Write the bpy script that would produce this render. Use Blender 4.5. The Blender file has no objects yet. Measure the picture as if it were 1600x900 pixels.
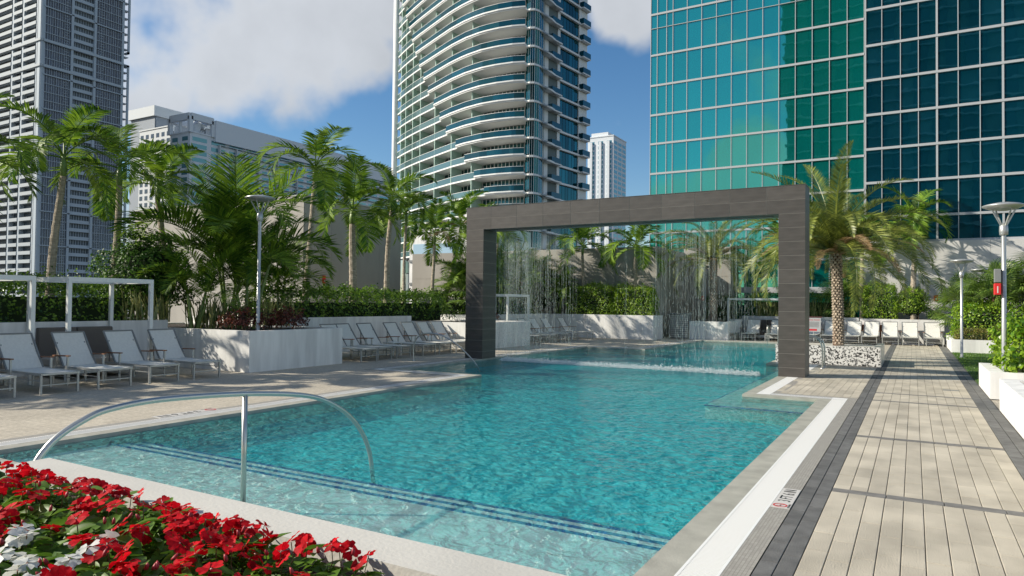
import bpy, math, random
import numpy as np
from mathutils import Vector, Matrix, noise
random.seed(7); rng = np.random.default_rng(7)
S = bpy.context.scene; COL = S.collection
R = math.radians; PI = math.pi
# ------------------------------------------------------------------ camera
yaw, pitch, roll = R(-30.068), R(1.248), R(0.624)
fw = Vector((math.sin(yaw)*math.cos(pitch), math.cos(yaw)*math.cos(pitch), math.sin(pitch)))
rt = Vector((math.cos(yaw), -math.sin(yaw), 0)); up = rt.cross(fw)
rt, up = (math.cos(roll)*rt+math.sin(roll)*up), (-math.sin(roll)*rt+math.cos(roll)*up)
CAMP = Vector((0, 0, 1.8))
cd = bpy.data.cameras.new('camera'); cam = bpy.data.objects.new('camera', cd); COL.objects.link(cam)
cd.sensor_width = 36; cd.lens = 1084.87/1600*36; cd.clip_start = .05; cd.clip_end = 6000
m3 = Matrix((rt, up, -fw)).transposed(); cam.matrix_world = Matrix.Translation(CAMP) @ m3.to_4x4()
S.camera = cam
# ------------------------------------------------------------------ sky and sun
SUN_EL = R(31.2); SD = Vector((-.87*math.cos(SUN_EL), -.49*math.cos(SUN_EL), math.sin(SUN_EL))).normalized()
W = bpy.data.worlds.new('World'); S.world = W; W.use_nodes = True
nt = W.node_tree; nt.nodes.clear(); N = nt.nodes.new; L = nt.links.new
out = N('ShaderNodeOutputWorld'); bg = N('ShaderNodeBackground'); bg.inputs['Strength'].default_value = .094
sky = N('ShaderNodeTexSky'); sky.sky_type = 'NISHITA'; sky.sun_disc = False
sky.sun_elevation = SUN_EL; sky.sun_rotation = math.atan2(SD.x, SD.y); sky.altitude = 10
sky.air_density = 1.0; sky.dust_density = .45; sky.ozone_density = 2.2
tc = N('ShaderNodeTexCoord'); nrm = N('ShaderNodeVectorMath'); nrm.operation = 'NORMALIZE'
L(tc.outputs['Generated'], nrm.inputs[0])
sep = N('ShaderNodeSeparateXYZ'); L(nrm.outputs[0], sep.inputs[0])
def mth(op, a, b=None, clamp=False):
    n = N('ShaderNodeMath'); n.operation = op; n.use_clamp = clamp
    for i, v in enumerate((a, b)):
        if v is None: continue
        if isinstance(v, (int, float)): n.inputs[i].default_value = v
        else: L(v, n.inputs[i])
    return n.outputs[0]
# cloud layer: noise on the plane of the clouds
zc = mth('MAXIMUM', mth('ADD', sep.outputs['Z'], .12), .03)
cx = mth('DIVIDE', sep.outputs['X'], zc); cy = mth('DIVIDE', sep.outputs['Y'], zc)
cmb = N('ShaderNodeCombineXYZ'); L(cx, cmb.inputs[0]); L(cy, cmb.inputs[1])
n1 = N('ShaderNodeTexNoise'); n1.inputs['Scale'].default_value = 1.15; n1.inputs['Detail'].default_value = 6; n1.inputs['Roughness'].default_value = .5; n1.inputs['Distortion'].default_value = .25
L(cmb.outputs[0], n1.inputs['Vector'])
def blob(d, rad):
    """soft cloud mass round a direction"""
    d = Vector(d).normalized(); dp = N('ShaderNodeVectorMath'); dp.operation = 'DOT_PRODUCT'
    L(nrm.outputs[0], dp.inputs[0]); dp.inputs[1].default_value = d
    mr = N('ShaderNodeMapRange'); mr.interpolation_type = 'SMOOTHSTEP'
    mr.inputs[1].default_value = math.cos(rad); mr.inputs[2].default_value = math.cos(rad*.25); L(dp.outputs['Value'], mr.inputs[0])
    return mr.outputs[0]
def pdir(px, py): return fw + rt*((px-800)/1084.87) - up*((py-450)/1084.87)
bl = None
for d, r_ in ((pdir(330, 10), .20), (pdir(470, 30), .16), (pdir(220, 60), .14), (pdir(420, -160), .26), (pdir(250,-180),.24), (pdir(570,-60),.14), (pdir(420,60),.11), (pdir(245,95),.10), (pdir(985,-45), .12), (Vector((-1,.1,.5)),.45), (Vector((.3,-.2,1)),.5), (Vector((1,.5,.35)),.35),  # the wide masses overhead and at the sides are unseen, added for neutral fill
              (pdir(1500, -300), .3), (Vector((-.29, -1, .12)), .10), (Vector((-.20, -1, .165)), .10), (Vector((-.1, -1, .1)), .12), (Vector((.8, -.5, .3)), .4), (Vector((-.6, -.9, .5)), .25)):
    b_ = blob(d, r_); bl = b_ if bl is None else mth('MAXIMUM', bl, b_)
n2 = N('ShaderNodeTexNoise'); n2.inputs['Scale'].default_value = 4.6; n2.inputs['Detail'].default_value = 5; n2.inputs['Roughness'].default_value = .52
L(nrm.outputs[0], n2.inputs['Vector'])
dens = mth('ADD', mth('MULTIPLY', bl, .62), mth('MULTIPLY', mth('SUBTRACT', n2.outputs[0], .5), 2.1))
dens = mth('ADD', dens, mth('MULTIPLY', mth('SUBTRACT', n1.outputs[0], .5), .30))
mr = N('ShaderNodeMapRange'); mr.interpolation_type = 'SMOOTHSTEP'; mr.inputs[1].default_value = .13; mr.inputs[2].default_value = .52; L(dens, mr.inputs[0])
shade = N('ShaderNodeMapRange'); shade.inputs[1].default_value = .3; shade.inputs[2].default_value = .8; shade.inputs[3].default_value = 1.0; shade.inputs[4].default_value = .62; L(n2.outputs[0], shade.inputs[0])
cc = N('ShaderNodeMixRGB'); cc.blend_type = 'MULTIPLY'; cc.inputs[0].default_value = 1; cc.inputs[1].default_value = (5.4, 5.65, 6.0, 1); L(shade.outputs[0], cc.inputs[2])
hs = N('ShaderNodeHueSaturation'); hs.inputs['Saturation'].default_value = 1.26; hs.inputs['Value'].default_value = .93; L(sky.outputs[0], hs.inputs['Color'])
mx = N('ShaderNodeMixRGB'); L(mth('MULTIPLY', mr.outputs[0], .94), mx.inputs[0]); L(hs.outputs[0], mx.inputs[1]); L(cc.outputs[0], mx.inputs[2])
L(mx.outputs[0], bg.inputs['Color']); L(bg.outputs[0], out.inputs['Surface'])
sl = bpy.data.lights.new('sun', 'SUN'); sl.energy = 4.4; sl.angle = R(.53); sl.color = (1, .92, .78)
so = bpy.data.objects.new('sun', sl); COL.objects.link(so); so.rotation_euler = (-SD).to_track_quat('-Z', 'Y').to_euler(); so.location = (-40, -30, 60)
S.view_settings.view_transform = 'Standard'; S.view_settings.look = 'None'; S.view_settings.exposure = .54; S.view_settings.gamma = 1
S.render.engine = 'CYCLES'; S.render.resolution_x = 1024; S.render.resolution_y = 576
S.cycles.max_bounces = 6; S.cycles.transparent_max_bounces = 24; S.cycles.diffuse_bounces = 3; S.cycles.glossy_bounces = 4
# ------------------------------------------------------------------ helpers
class M:
    def __init__(s): s.v = []; s.f = []
    def add(s, vs, fs):
        o = len(s.v); s.v += [tuple(p) for p in vs]; s.f += [tuple(i+o for i in f) for f in fs]; return s
    def box(s, x0, y0, z0, x1, y1, z1):
        if x0 > x1: x0, x1 = x1, x0
        if y0 > y1: y0, y1 = y1, y0
        return s.add([(x0,y0,z0),(x1,y0,z0),(x1,y1,z0),(x0,y1,z0),(x0,y0,z1),(x1,y0,z1),(x1,y1,z1),(x0,y1,z1)],
                     [(0,3,2,1),(4,5,6,7),(0,1,5,4),(1,2,6,5),(2,3,7,6),(3,0,4,7)])
    def prism(s, poly, z0, z1):
        n = len(poly); a = sum(poly[i][0]*poly[(i+1)%n][1]-poly[(i+1)%n][0]*poly[i][1] for i in range(n))
        if a < 0: poly = poly[::-1]
        s.add([(x,y,z0) for x,y in poly]+[(x,y,z1) for x,y in poly],
              [tuple(range(n))[::-1], tuple(range(n, 2*n))]+[(i,(i+1)%n,(i+1)%n+n,i+n) for i in range(n)]); return s
    def bar(s, a, b, w, h=None, upv=(0,0,1)):
        a, b = Vector(a), Vector(b); h = h or w; d = (b-a).normalized(); u_ = Vector(upv)
        if abs(d.dot(u_)) > .98: u_ = Vector((1,0,0))
        sx = d.cross(u_).normalized()*w/2; sz = sx.cross(d).normalized()*h/2
        vs = [p+i*sx+j*sz for p in (a,b) for i,j in ((-1,-1),(1,-1),(1,1),(-1,1))]
        return s.add(vs, [(0,3,2,1),(4,5,6,7),(0,1,5,4),(1,2,6,5),(2,3,7,6),(3,0,4,7)])
    def tube(s, pts, r, n=8, cap=True):
        pts = [Vector(p) for p in pts]; rs = r if isinstance(r, (list, tuple)) else [r]*len(pts); rings = []; pu = None
        for i, p in enumerate(pts):
            d = (pts[min(i+1, len(pts)-1)]-pts[max(i-1, 0)]).normalized()
            if pu is None:
                pu = Vector((1,0,0)) if abs(d.x) < .9 else Vector((0,1,0))
            sx = d.cross(pu).normalized(); pu = sx.cross(d).normalized()
            rings.append([p+rs[i]*(math.cos(2*PI*k/n)*sx+math.sin(2*PI*k/n)*pu) for k in range(n)])
        vs = [q for rg in rings for q in rg]; fs = []
        for i in range(len(pts)-1):
            for k in range(n): fs.append((i*n+k, (i+1)*n+k, (i+1)*n+(k+1)%n, i*n+(k+1)%n))
        if cap: fs += [tuple(range(n)), tuple(range(len(vs)-n, len(vs)))[::-1]]
        return s.add(vs, fs)
    def lathe(s, prof, n=20, c=(0,0)):
        vs = [(c[0]+r*math.cos(2*PI*k/n), c[1]+r*math.sin(2*PI*k/n), z) for r, z in prof for k in range(n)]
        fs = [(i*n+k, i*n+(k+1)%n, (i+1)*n+(k+1)%n, (i+1)*n+k) for i in range(len(prof)-1) for k in range(n)]
        return s.add(vs, fs)
    def mesh(s, name, mat, smooth=False):
        me = bpy.data.meshes.new(name); me.from_pydata(s.v, [], s.f)
        for m_ in (mat if isinstance(mat, (list, tuple)) else [mat]): me.materials.append(m_)
        if smooth: me.polygons.foreach_set('use_smooth', [True]*len(me.polygons))
        me.update(); return me
    def build(s, name, mat, parent=None, smooth=False, loc=None, bevel=0, **kw):
        return link(name, s.mesh(name, mat, smooth), parent, loc, bevel=bevel, **kw)
def link(name, me, parent=None, loc=None, rz=0, bevel=0, label=None, cat=None, group=None, kind=None):
    o = bpy.data.objects.new(name, me); COL.objects.link(o)
    if parent: o.parent = parent
    if loc is not None: o.location = loc
    if rz: o.rotation_euler = (0, 0, rz)
    if bevel:
        b = o.modifiers.new('bevel', 'BEVEL'); b.width = bevel; b.segments = 2; b.limit_method = 'ANGLE'
    if label: o['label'] = label
    if cat: o['category'] = cat
    if group: o['group'] = group
    if kind: o['kind'] = kind
    return o
def thing(name, label, cat, loc=(0,0,0), rz=0, group=None): return link(name, None, None, loc, rz, label=label, cat=cat, group=group)
def retag(o, label, group=None):
    o['label'] = label
    if group: o['group'] = group
    return o
def dup(root, loc, rz=None, label=None, group=None):
    r = root.copy(); COL.objects.link(r); r.location = loc
    if rz is not None: r.rotation_euler = (0, 0, rz)
    if label: r['label'] = label
    if group: r['group'] = group
    for ch in list(root.children):
        c = ch.copy(); COL.objects.link(c); c.parent = r
        for g in ch.children:
            d = g.copy(); COL.objects.link(d); d.parent = c
    return r
# ------------------------------------------------------------------ materials
def mat(name, col, rough=.6, var=.0, vscale=3., bump=0., bscale=30., metal=0., col2=None, spec=.5, coord='Object', trans=0., emis=None, rnd=0., detail=5, stretch=None):
    m = bpy.data.materials.new(name); m.use_nodes = True; t = m.node_tree; b = t.nodes['Principled BSDF']
    b.inputs['Roughness'].default_value = rough; b.inputs['Metallic'].default_value = metal; b.inputs['Specular IOR Level'].default_value = spec
    c = (*col, 1); b.inputs['Base Color'].default_value = c
    tcn = t.nodes.new('ShaderNodeTexCoord'); src = tcn.outputs['Object' if coord == 'World' else coord]
    if coord == 'World': src = t.nodes.new('ShaderNodeNewGeometry').outputs['Position']
    if stretch:
        mp = t.nodes.new('ShaderNodeMapping'); mp.inputs['Scale'].default_value = stretch; t.links.new(src, mp.inputs[0]); src = mp.outputs[0]
    last = None
    if var or col2:
        n = t.nodes.new('ShaderNodeTexNoise'); n.inputs['Scale'].default_value = vscale; n.inputs['Detail'].default_value = detail; t.links.new(src, n.inputs['Vector'])
        r = t.nodes.new('ShaderNodeValToRGB'); t.links.new(n.outputs[0], r.inputs[0])
        r.color_ramp.elements[0].position = .35; r.color_ramp.elements[1].position = .65
        c2 = (*col2, 1) if col2 else (*[min(1, x*(1+var)) for x in col], 1); c1 = c if col2 else (*[x*(1-var) for x in col], 1)
        r.color_ramp.elements[0].color = c1; r.color_ramp.elements[1].color = c2; last = r.outputs[0]
    if rnd:
        oi = t.nodes.new('ShaderNodeObjectInfo'); h = t.nodes.new('ShaderNodeHueSaturation')
        mr_ = t.nodes.new('ShaderNodeMapRange'); mr_.inputs[3].default_value = 1-rnd; mr_.inputs[4].default_value = 1+rnd
        gi = t.nodes.new('ShaderNodeNewGeometry'); sm_ = t.nodes.new('ShaderNodeMath'); sm_.operation = 'ADD'; fr_ = t.nodes.new('ShaderNodeMath'); fr_.operation = 'FRACT'
        t.links.new(oi.outputs['Random'], sm_.inputs[0]); t.links.new(gi.outputs['Random Per Island'], sm_.inputs[1]); t.links.new(sm_.outputs[0], fr_.inputs[0]); t.links.new(fr_.outputs[0], mr_.inputs[0]); t.links.new(mr_.outputs[0], h.inputs['Value'])
        if last: t.links.new(last, h.inputs['Color'])
        else: h.inputs['Color'].default_value = c
        last = h.outputs[0]
    if last: t.links.new(last, b.inputs['Base Color'])
    if bump:
        n = t.nodes.new('ShaderNodeTexNoise'); n.inputs['Scale'].default_value = bscale; n.inputs['Detail'].default_value = 4; t.links.new(src, n.inputs['Vector'])
        bp = t.nodes.new('ShaderNodeBump'); bp.inputs['Strength'].default_value = bump; bp.inputs['Distance'].default_value = .02
        t.links.new(n.outputs[0], bp.inputs['Height']); t.links.new(bp.outputs[0], b.inputs['Normal'])
    if trans:
        tr = t.nodes.new('ShaderNodeBsdfTranslucent'); ms = t.nodes.new('ShaderNodeMixShader'); ms.inputs[0].default_value = trans
        if last: t.links.new(last, tr.inputs[0])
        else: tr.inputs[0].default_value = c
        o = t.nodes['Material Output']; t.links.new(b.outputs[0], ms.inputs[1]); t.links.new(tr.outputs[0], ms.inputs[2]); t.links.new(ms.outputs[0], o.inputs[0])
    return m
def leafm(name, c1, c2, trans=.35, rough=.38, vs=2.2, spec=.5):
    """leaf colour varies from leaf to leaf (white noise on the island) and from clump to clump"""
    m = bpy.data.materials.new(name); m.use_nodes = True; t = m.node_tree; b = t.nodes['Principled BSDF']; b.inputs['Roughness'].default_value = rough; b.inputs['Specular IOR Level'].default_value = spec
    g = t.nodes.new('ShaderNodeNewGeometry'); tcn = t.nodes.new('ShaderNodeTexCoord')
    n = t.nodes.new('ShaderNodeTexNoise'); n.inputs['Scale'].default_value = vs; n.inputs['Detail'].default_value = 3; t.links.new(tcn.outputs['Object'], n.inputs['Vector'])
    a = t.nodes.new('ShaderNodeMath'); a.operation = 'MULTIPLY_ADD'; a.inputs[1].default_value = .7; t.links.new(g.outputs['Random Per Island'], a.inputs[0])
    s_ = t.nodes.new('ShaderNodeMath'); s_.operation = 'MULTIPLY_ADD'; s_.inputs[1].default_value = 1.3; s_.inputs[2].default_value = -.5; t.links.new(n.outputs[0], s_.inputs[0]); t.links.new(s_.outputs[0], a.inputs[2])
    r = t.nodes.new('ShaderNodeValToRGB'); t.links.new(a.outputs[0], r.inputs[0])
    r.color_ramp.elements[0].position = .15; r.color_ramp.elements[0].color = (*c1, 1); r.color_ramp.elements[1].position = .85; r.color_ramp.elements[1].color = (*c2, 1)
    t.links.new(r.outputs[0], b.inputs['Base Color'])
    tr = t.nodes.new('ShaderNodeBsdfTranslucent'); t.links.new(r.outputs[0], tr.inputs[0])
    ms = t.nodes.new('ShaderNodeMixShader'); ms.inputs[0].default_value = trans; o = t.nodes['Material Output']
    t.links.new(b.outputs[0], ms.inputs[1]); t.links.new(tr.outputs[0], ms.inputs[2]); t.links.new(ms.outputs[0], o.inputs[0])
    return m
WHITE = mat('white_render', (.74,.735,.71), .7, var=.13, vscale=1.3, bump=.15, bscale=60, coord='World', stretch=(3,3,.4), detail=9)
CREAM = mat('cream_render', (.52,.505,.46), .7, var=.07, vscale=2., bump=.12, bscale=60, coord='World', detail=8)
WHITE_M = mat('white_metal', (.72,.74,.72), .4)
SILVER = mat('silver_metal', (.48,.49,.48), .35, metal=.55)
STEEL = mat('stainless_steel', (.52,.52,.49), .32, metal=.9)
GREYM = mat('grey_metal', (.20,.21,.21), .45)
SLING = mat('white_sling', (.66,.655,.61), .75, bump=.15, bscale=300, var=.04, vscale=20)
WOOD = mat('teak', (.22,.10,.05), .5, var=.3, vscale=15, stretch=(1,12,12))
CUSH = mat('taupe_cushion', (.13,.115,.10), .85, bump=.2, bscale=200)
CUSHL = mat('pale_cushion', (.42,.38,.34), .85, bump=.2, bscale=200)
PAVER = mat('beige_paver', (.44,.40,.322), .85, var=.16, vscale=1.7, bump=.35, bscale=70, rnd=.10, coord='World', stretch=(1.2,.8,1), detail=9)
PAVER_D = mat('charcoal_paver', (.125,.124,.12), .75, var=.2, vscale=6, bump=.35, bscale=70, rnd=.14, coord='World')
PAVER_G = mat('grey_paver', (.16,.155,.145), .8, var=.15, vscale=8, bump=.3, bscale=70, rnd=.08)
GROUT = mat('joint_sand', (.14,.125,.10), .95, bump=.3, bscale=120)
COPE = mat('coping_stone', (.36,.35,.30), .6, var=.14, vscale=4, coord='World', bump=.15, bscale=50)
GRATE = mat('white_grate', (.80,.80,.78), .45)
TILE_PORTAL = mat('dark_tile', (.078,.07,.063), .42, var=.16, vscale=2.2, bump=.12, bscale=40, rnd=.14, stretch=(1,1,7))
GROUTP = mat('tile_joint', (.30,.28,.25), .8)
CONC = mat('concrete_wall', (.36,.34,.305), .85, var=.08, vscale=.9, coord='World', stretch=(1,1,.4), detail=8, bump=.2, bscale=25)
CONCL = mat('pale_wall', (.56,.555,.54), .85, var=.04, vscale=.6, bump=.2, bscale=25)
BARK = mat('palm_bark', (.38,.32,.25), .9, var=.3, vscale=7, bump=.6, bscale=20, stretch=(1,1,4))
BARKG = mat('crownshaft', (.16,.24,.06), .45, var=.2, vscale=5)
BOOT = mat('date_palm_boot', (.40,.33,.26), .9, var=.35, vscale=9, bump=.5, bscale=30)
BOOTC = mat('date_palm_core', (.10,.05,.03), .95, var=.3, vscale=9, bump=.5, bscale=30)
SOIL = mat('planting_soil', (.035,.025,.018), 1, bump=.6, bscale=60)
MULCH = mat('pine_mulch', (.11,.045,.025), 1, var=.4, vscale=40, bump=.8, bscale=60)
TWIG = mat('twig', (.10,.07,.045), .9)
FROND = leafm('palm_leaflet', (.035,.10,.012), (.24,.37,.03), .33, .5, 1.2, spec=.22)
FRONDD = leafm('date_palm_leaflet', (.06,.10,.02), (.36,.40,.07), .28, .4, 1.)
DEAD = leafm('dry_palm_leaflet', (.26,.16,.07), (.50,.34,.19), .3, .8, 1.)
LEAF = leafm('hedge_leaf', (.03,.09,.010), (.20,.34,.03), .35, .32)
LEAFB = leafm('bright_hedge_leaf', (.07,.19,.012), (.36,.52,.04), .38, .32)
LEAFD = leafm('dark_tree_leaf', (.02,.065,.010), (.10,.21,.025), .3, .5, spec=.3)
FANL = leafm('fan_palm_leaf', (.045,.10,.02), (.20,.30,.05), .35, .4)
SNAKE = leafm('snake_plant_blade', (.07,.12,.03), (.45,.44,.16), .2, .4, 12)
CROTON = leafm('croton_leaf', (.035,.022,.015), (.25,.06,.035), .3, .4, 4)
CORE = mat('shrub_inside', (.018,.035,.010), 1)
def brickm(name, c1, c2, cm, bw, bh, mortar, rough=.6, bump=.3, vec='Object', off=0.):
    m = bpy.data.materials.new(name); m.use_nodes = True; t = m.node_tree; b = t.nodes['Principled BSDF']; b.inputs['Roughness'].default_value = rough
    tcn = t.nodes.new('ShaderNodeTexCoord'); bk = t.nodes.new('ShaderNodeTexBrick'); t.links.new(tcn.outputs[vec], bk.inputs['Vector'])
    bk.offset = off; bk.inputs['Scale'].default_value = 1; bk.inputs['Color1'].default_value = (*c1,1); bk.inputs['Color2'].default_value = (*c2,1); bk.inputs['Mortar'].default_value = (*cm,1)
    bk.inputs['Mortar Size'].default_value = mortar; bk.inputs['Brick Width'].default_value = bw; bk.inputs['Row Height'].default_value = bh; bk.inputs['Bias'].default_value = 0
    t.links.new(bk.outputs[0], b.inputs['Base Color'])
    bp = t.nodes.new('ShaderNodeBump'); bp.inputs['Strength'].default_value = bump; bp.inputs['Distance'].default_value = .004; bp.invert = True
    t.links.new(bk.outputs['Fac'], bp.inputs['Height']); t.links.new(bp.outputs[0], b.inputs['Normal'])
    return m, t, b, bk
MOSAIC = brickm('mosaic_strip', (.30,.28,.25), (.37,.35,.31), (.20,.19,.17), .025, .05, .002)[0]
# pebbly beige deck
def deck_mat():
    m, t, b, bk = brickm('rough_deck_stone', (.42,.375,.30), (.50,.45,.365), (.29,.255,.205), .047, .157, .0025, .85, .5)
    tcn = t.nodes.new('ShaderNodeTexCoord'); n = t.nodes.new('ShaderNodeTexNoise'); n.inputs['Scale'].default_value = 17; n.inputs['Detail'].default_value = 6; n.inputs['Roughness'].default_value = .7; t.links.new(tcn.outputs['Object'], n.inputs['Vector'])
    n2_ = t.nodes.new('ShaderNodeTexNoise'); n2_.inputs['Scale'].default_value = .8; n2_.inputs['Detail'].default_value = 4; t.links.new(tcn.outputs['Object'], n2_.inputs['Vector'])
    mu = t.nodes.new('ShaderNodeMath'); mu.operation = 'MULTIPLY_ADD'; mu.inputs[1].default_value = 1.3; mu.inputs[2].default_value = .08; t.links.new(n.outputs[0], mu.inputs[0])
    ad = t.nodes.new('ShaderNodeMath'); ad.operation = 'MULTIPLY_ADD'; ad.inputs[1].default_value = .5; t.links.new(n2_.outputs[0], ad.inputs[0]); t.links.new(mu.outputs[0], ad.inputs[2])
    h = t.nodes.new('ShaderNodeHueSaturation'); t.links.new(bk.outputs[0], h.inputs['Color']); t.links.new(ad.outputs[0], h.inputs['Value']); t.links.new(h.outputs[0], b.inputs['Base Color'])
    return m
DECK = deck_mat()
# mosaic of the palm planter: small black, grey and white pebbles
def pebble_mosaic():
    m = bpy.data.materials.new('pebble_mosaic'); m.use_nodes = True; t = m.node_tree; b = t.nodes['Principled BSDF']; b.inputs['Roughness'].default_value = .4
    tcn = t.nodes.new('ShaderNodeTexCoord'); v = t.nodes.new('ShaderNodeTexVoronoi'); v.inputs['Scale'].default_value = 27; t.links.new(tcn.outputs['Object'], v.inputs['Vector'])
    s_ = t.nodes.new('ShaderNodeSeparateColor'); t.links.new(v.outputs['Color'], s_.inputs[0]); r = t.nodes.new('ShaderNodeValToRGB'); r.color_ramp.interpolation = 'CONSTANT'
    e = r.color_ramp.elements; e[0].color = (.03,.03,.03,1); e[1].position = .25; e[1].color = (.25,.25,.24,1); x = e.new(.42); x.color = (.72,.71,.68,1)
    t.links.new(s_.outputs[0], r.inputs[0]); t.links.new(r.outputs[0], b.inputs['Base Color']); return m
PEBBLE = pebble_mosaic()
# ------------------------------------------------------------------ pool plan (metres)
XR = -1.61; YN = 2.0
POOL = [(XR, YN), (XR, 14.6), (-3.02, 14.6), (-3.02, 22.8), (-4.0, 22.8), (-4.0, 35.9), (-9.4, 35.9), (-9.4, 27.0), (-11.95, 27.0), (-11.95, 14.64), (-9.33, 14.64), (-9.33, 3.9), (-8.4, 3.9), (-8.4, YN)]
WZ = -.045
def offset_poly(P, d):
    n = len(P); res = []
    for i in range(n):
        a, b, c = Vector(P[i-1]), Vector(P[i]), Vector(P[(i+1)%n]); d1 = (b-a).normalized(); d2 = (c-b).normalized()
        n1_ = Vector((d1.y, -d1.x)); n2_ = Vector((d2.y, -d2.x)); k = n1_+n2_; res.append(tuple(b+k*(d/(1+n1_.dot(n2_)))))
    return res
def ring(m, P, d0, d1, z, z0=None):
    A = offset_poly(P, d0); B = offset_poly(P, d1); n = len(P)
    for i in range(n):
        j = (i+1) % n
        if z0 is None: m.add([(*A[i], z), (*B[i], z), (*B[j], z), (*A[j], z)], [(0,1,2,3)])
        else: m.add([(*A[i], z), (*A[j], z), (*A[j], z0), (*A[i], z0)], [(0,1,2,3)]); m.add([(*A[i], z), (*B[i], z), (*B[j], z), (*A[j], z)], [(0,1,2,3)])
    return m
# pool shell : walls, floor, shallow shelf, steps
def shell_mat(name, c1, c2, sc, bump=.5):  # bright caustic net and ripple mottle painted into the base colour
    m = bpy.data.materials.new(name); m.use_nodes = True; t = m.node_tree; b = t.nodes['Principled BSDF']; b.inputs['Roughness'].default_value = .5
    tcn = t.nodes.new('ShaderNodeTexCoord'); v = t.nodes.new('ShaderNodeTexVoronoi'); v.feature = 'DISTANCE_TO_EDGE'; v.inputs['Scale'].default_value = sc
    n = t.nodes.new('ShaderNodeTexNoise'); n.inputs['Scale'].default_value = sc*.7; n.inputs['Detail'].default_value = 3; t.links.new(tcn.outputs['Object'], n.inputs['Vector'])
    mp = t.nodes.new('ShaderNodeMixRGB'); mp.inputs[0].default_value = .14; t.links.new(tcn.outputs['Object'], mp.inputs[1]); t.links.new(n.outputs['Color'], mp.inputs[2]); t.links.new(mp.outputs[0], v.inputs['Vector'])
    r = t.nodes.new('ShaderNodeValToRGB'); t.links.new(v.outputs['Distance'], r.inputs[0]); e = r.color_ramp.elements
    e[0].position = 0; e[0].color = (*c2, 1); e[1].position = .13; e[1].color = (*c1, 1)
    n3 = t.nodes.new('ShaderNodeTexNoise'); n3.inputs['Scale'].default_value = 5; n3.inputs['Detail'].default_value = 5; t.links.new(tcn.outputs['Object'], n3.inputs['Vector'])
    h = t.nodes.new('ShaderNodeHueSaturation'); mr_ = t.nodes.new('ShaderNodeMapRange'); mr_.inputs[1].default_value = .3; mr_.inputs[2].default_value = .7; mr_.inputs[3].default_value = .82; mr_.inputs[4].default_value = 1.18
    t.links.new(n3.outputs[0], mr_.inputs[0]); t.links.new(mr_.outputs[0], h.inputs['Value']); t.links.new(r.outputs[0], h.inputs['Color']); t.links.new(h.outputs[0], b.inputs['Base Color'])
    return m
SHELF = shell_mat('caustic_shelf', (.72,.82,.74), (.99,.99,.97), 26)
FLOOR_CAUSTIC = shell_mat('caustic_pool_floor', (.0,.50,.55), (.04,.76,.80), 5)
NAVYT = mat('navy_nosing_tile', (.0,.09,.34), .4, var=.4, vscale=20)
WALLT = mat('waterline_tile', (.05,.45,.50), .4, var=.2, vscale=12)
shell = M(); n = len(POOL)
for i in range(n):
    a, b = POOL[i], POOL[(i+1) % n]; shell.add([(*a, -.02), (*b, -.02), (*b, -1.3), (*a, -1.3)], [(0,3,2,1)])
pool = shell.build('pool_wall', WALLT, kind='structure')
SY = [5.42, 5.64, 5.86]; SZ = [-.14, -.165, -.19]
fl = M().box(-12, 5.7, -.5, -1.6, 36, -.42)
fl.build('pool_floor', FLOOR_CAUSTIC, kind='structure')
sh = M().box(-9.3, YN+.01, -1.2, XR-.01, SY[0], SZ[0])
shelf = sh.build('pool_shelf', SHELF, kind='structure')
for k in range(3):
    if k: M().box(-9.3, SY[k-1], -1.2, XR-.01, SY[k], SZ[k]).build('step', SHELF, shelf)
    M().box(-9.3, SY[k]-.055, SZ[k]-.002, XR-.012, SY[k]+.006, SZ[k]+.004).build('step_nosing', NAVYT, shelf)
# underwater bench along the jutting deck
bench = M().prism([(-3.02,22.7),(-3.55,22.7),(-3.55,13.75),(XR-.01,13.75),(XR-.01,14.59),(-3.02,14.59)], -1.2, -.15).build('pool_bench', shell_mat('caustic_bench', (.30,.58,.52),(.6,.85,.78), 14), kind='structure')
M().prism([(-3.53,22.7),(-3.56,22.7),(-3.56,13.71),(XR-.01,13.71),(XR-.01,13.75),(-3.53,13.75)], -.172, -.146).build('bench_nosing', NAVYT, bench)
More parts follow.
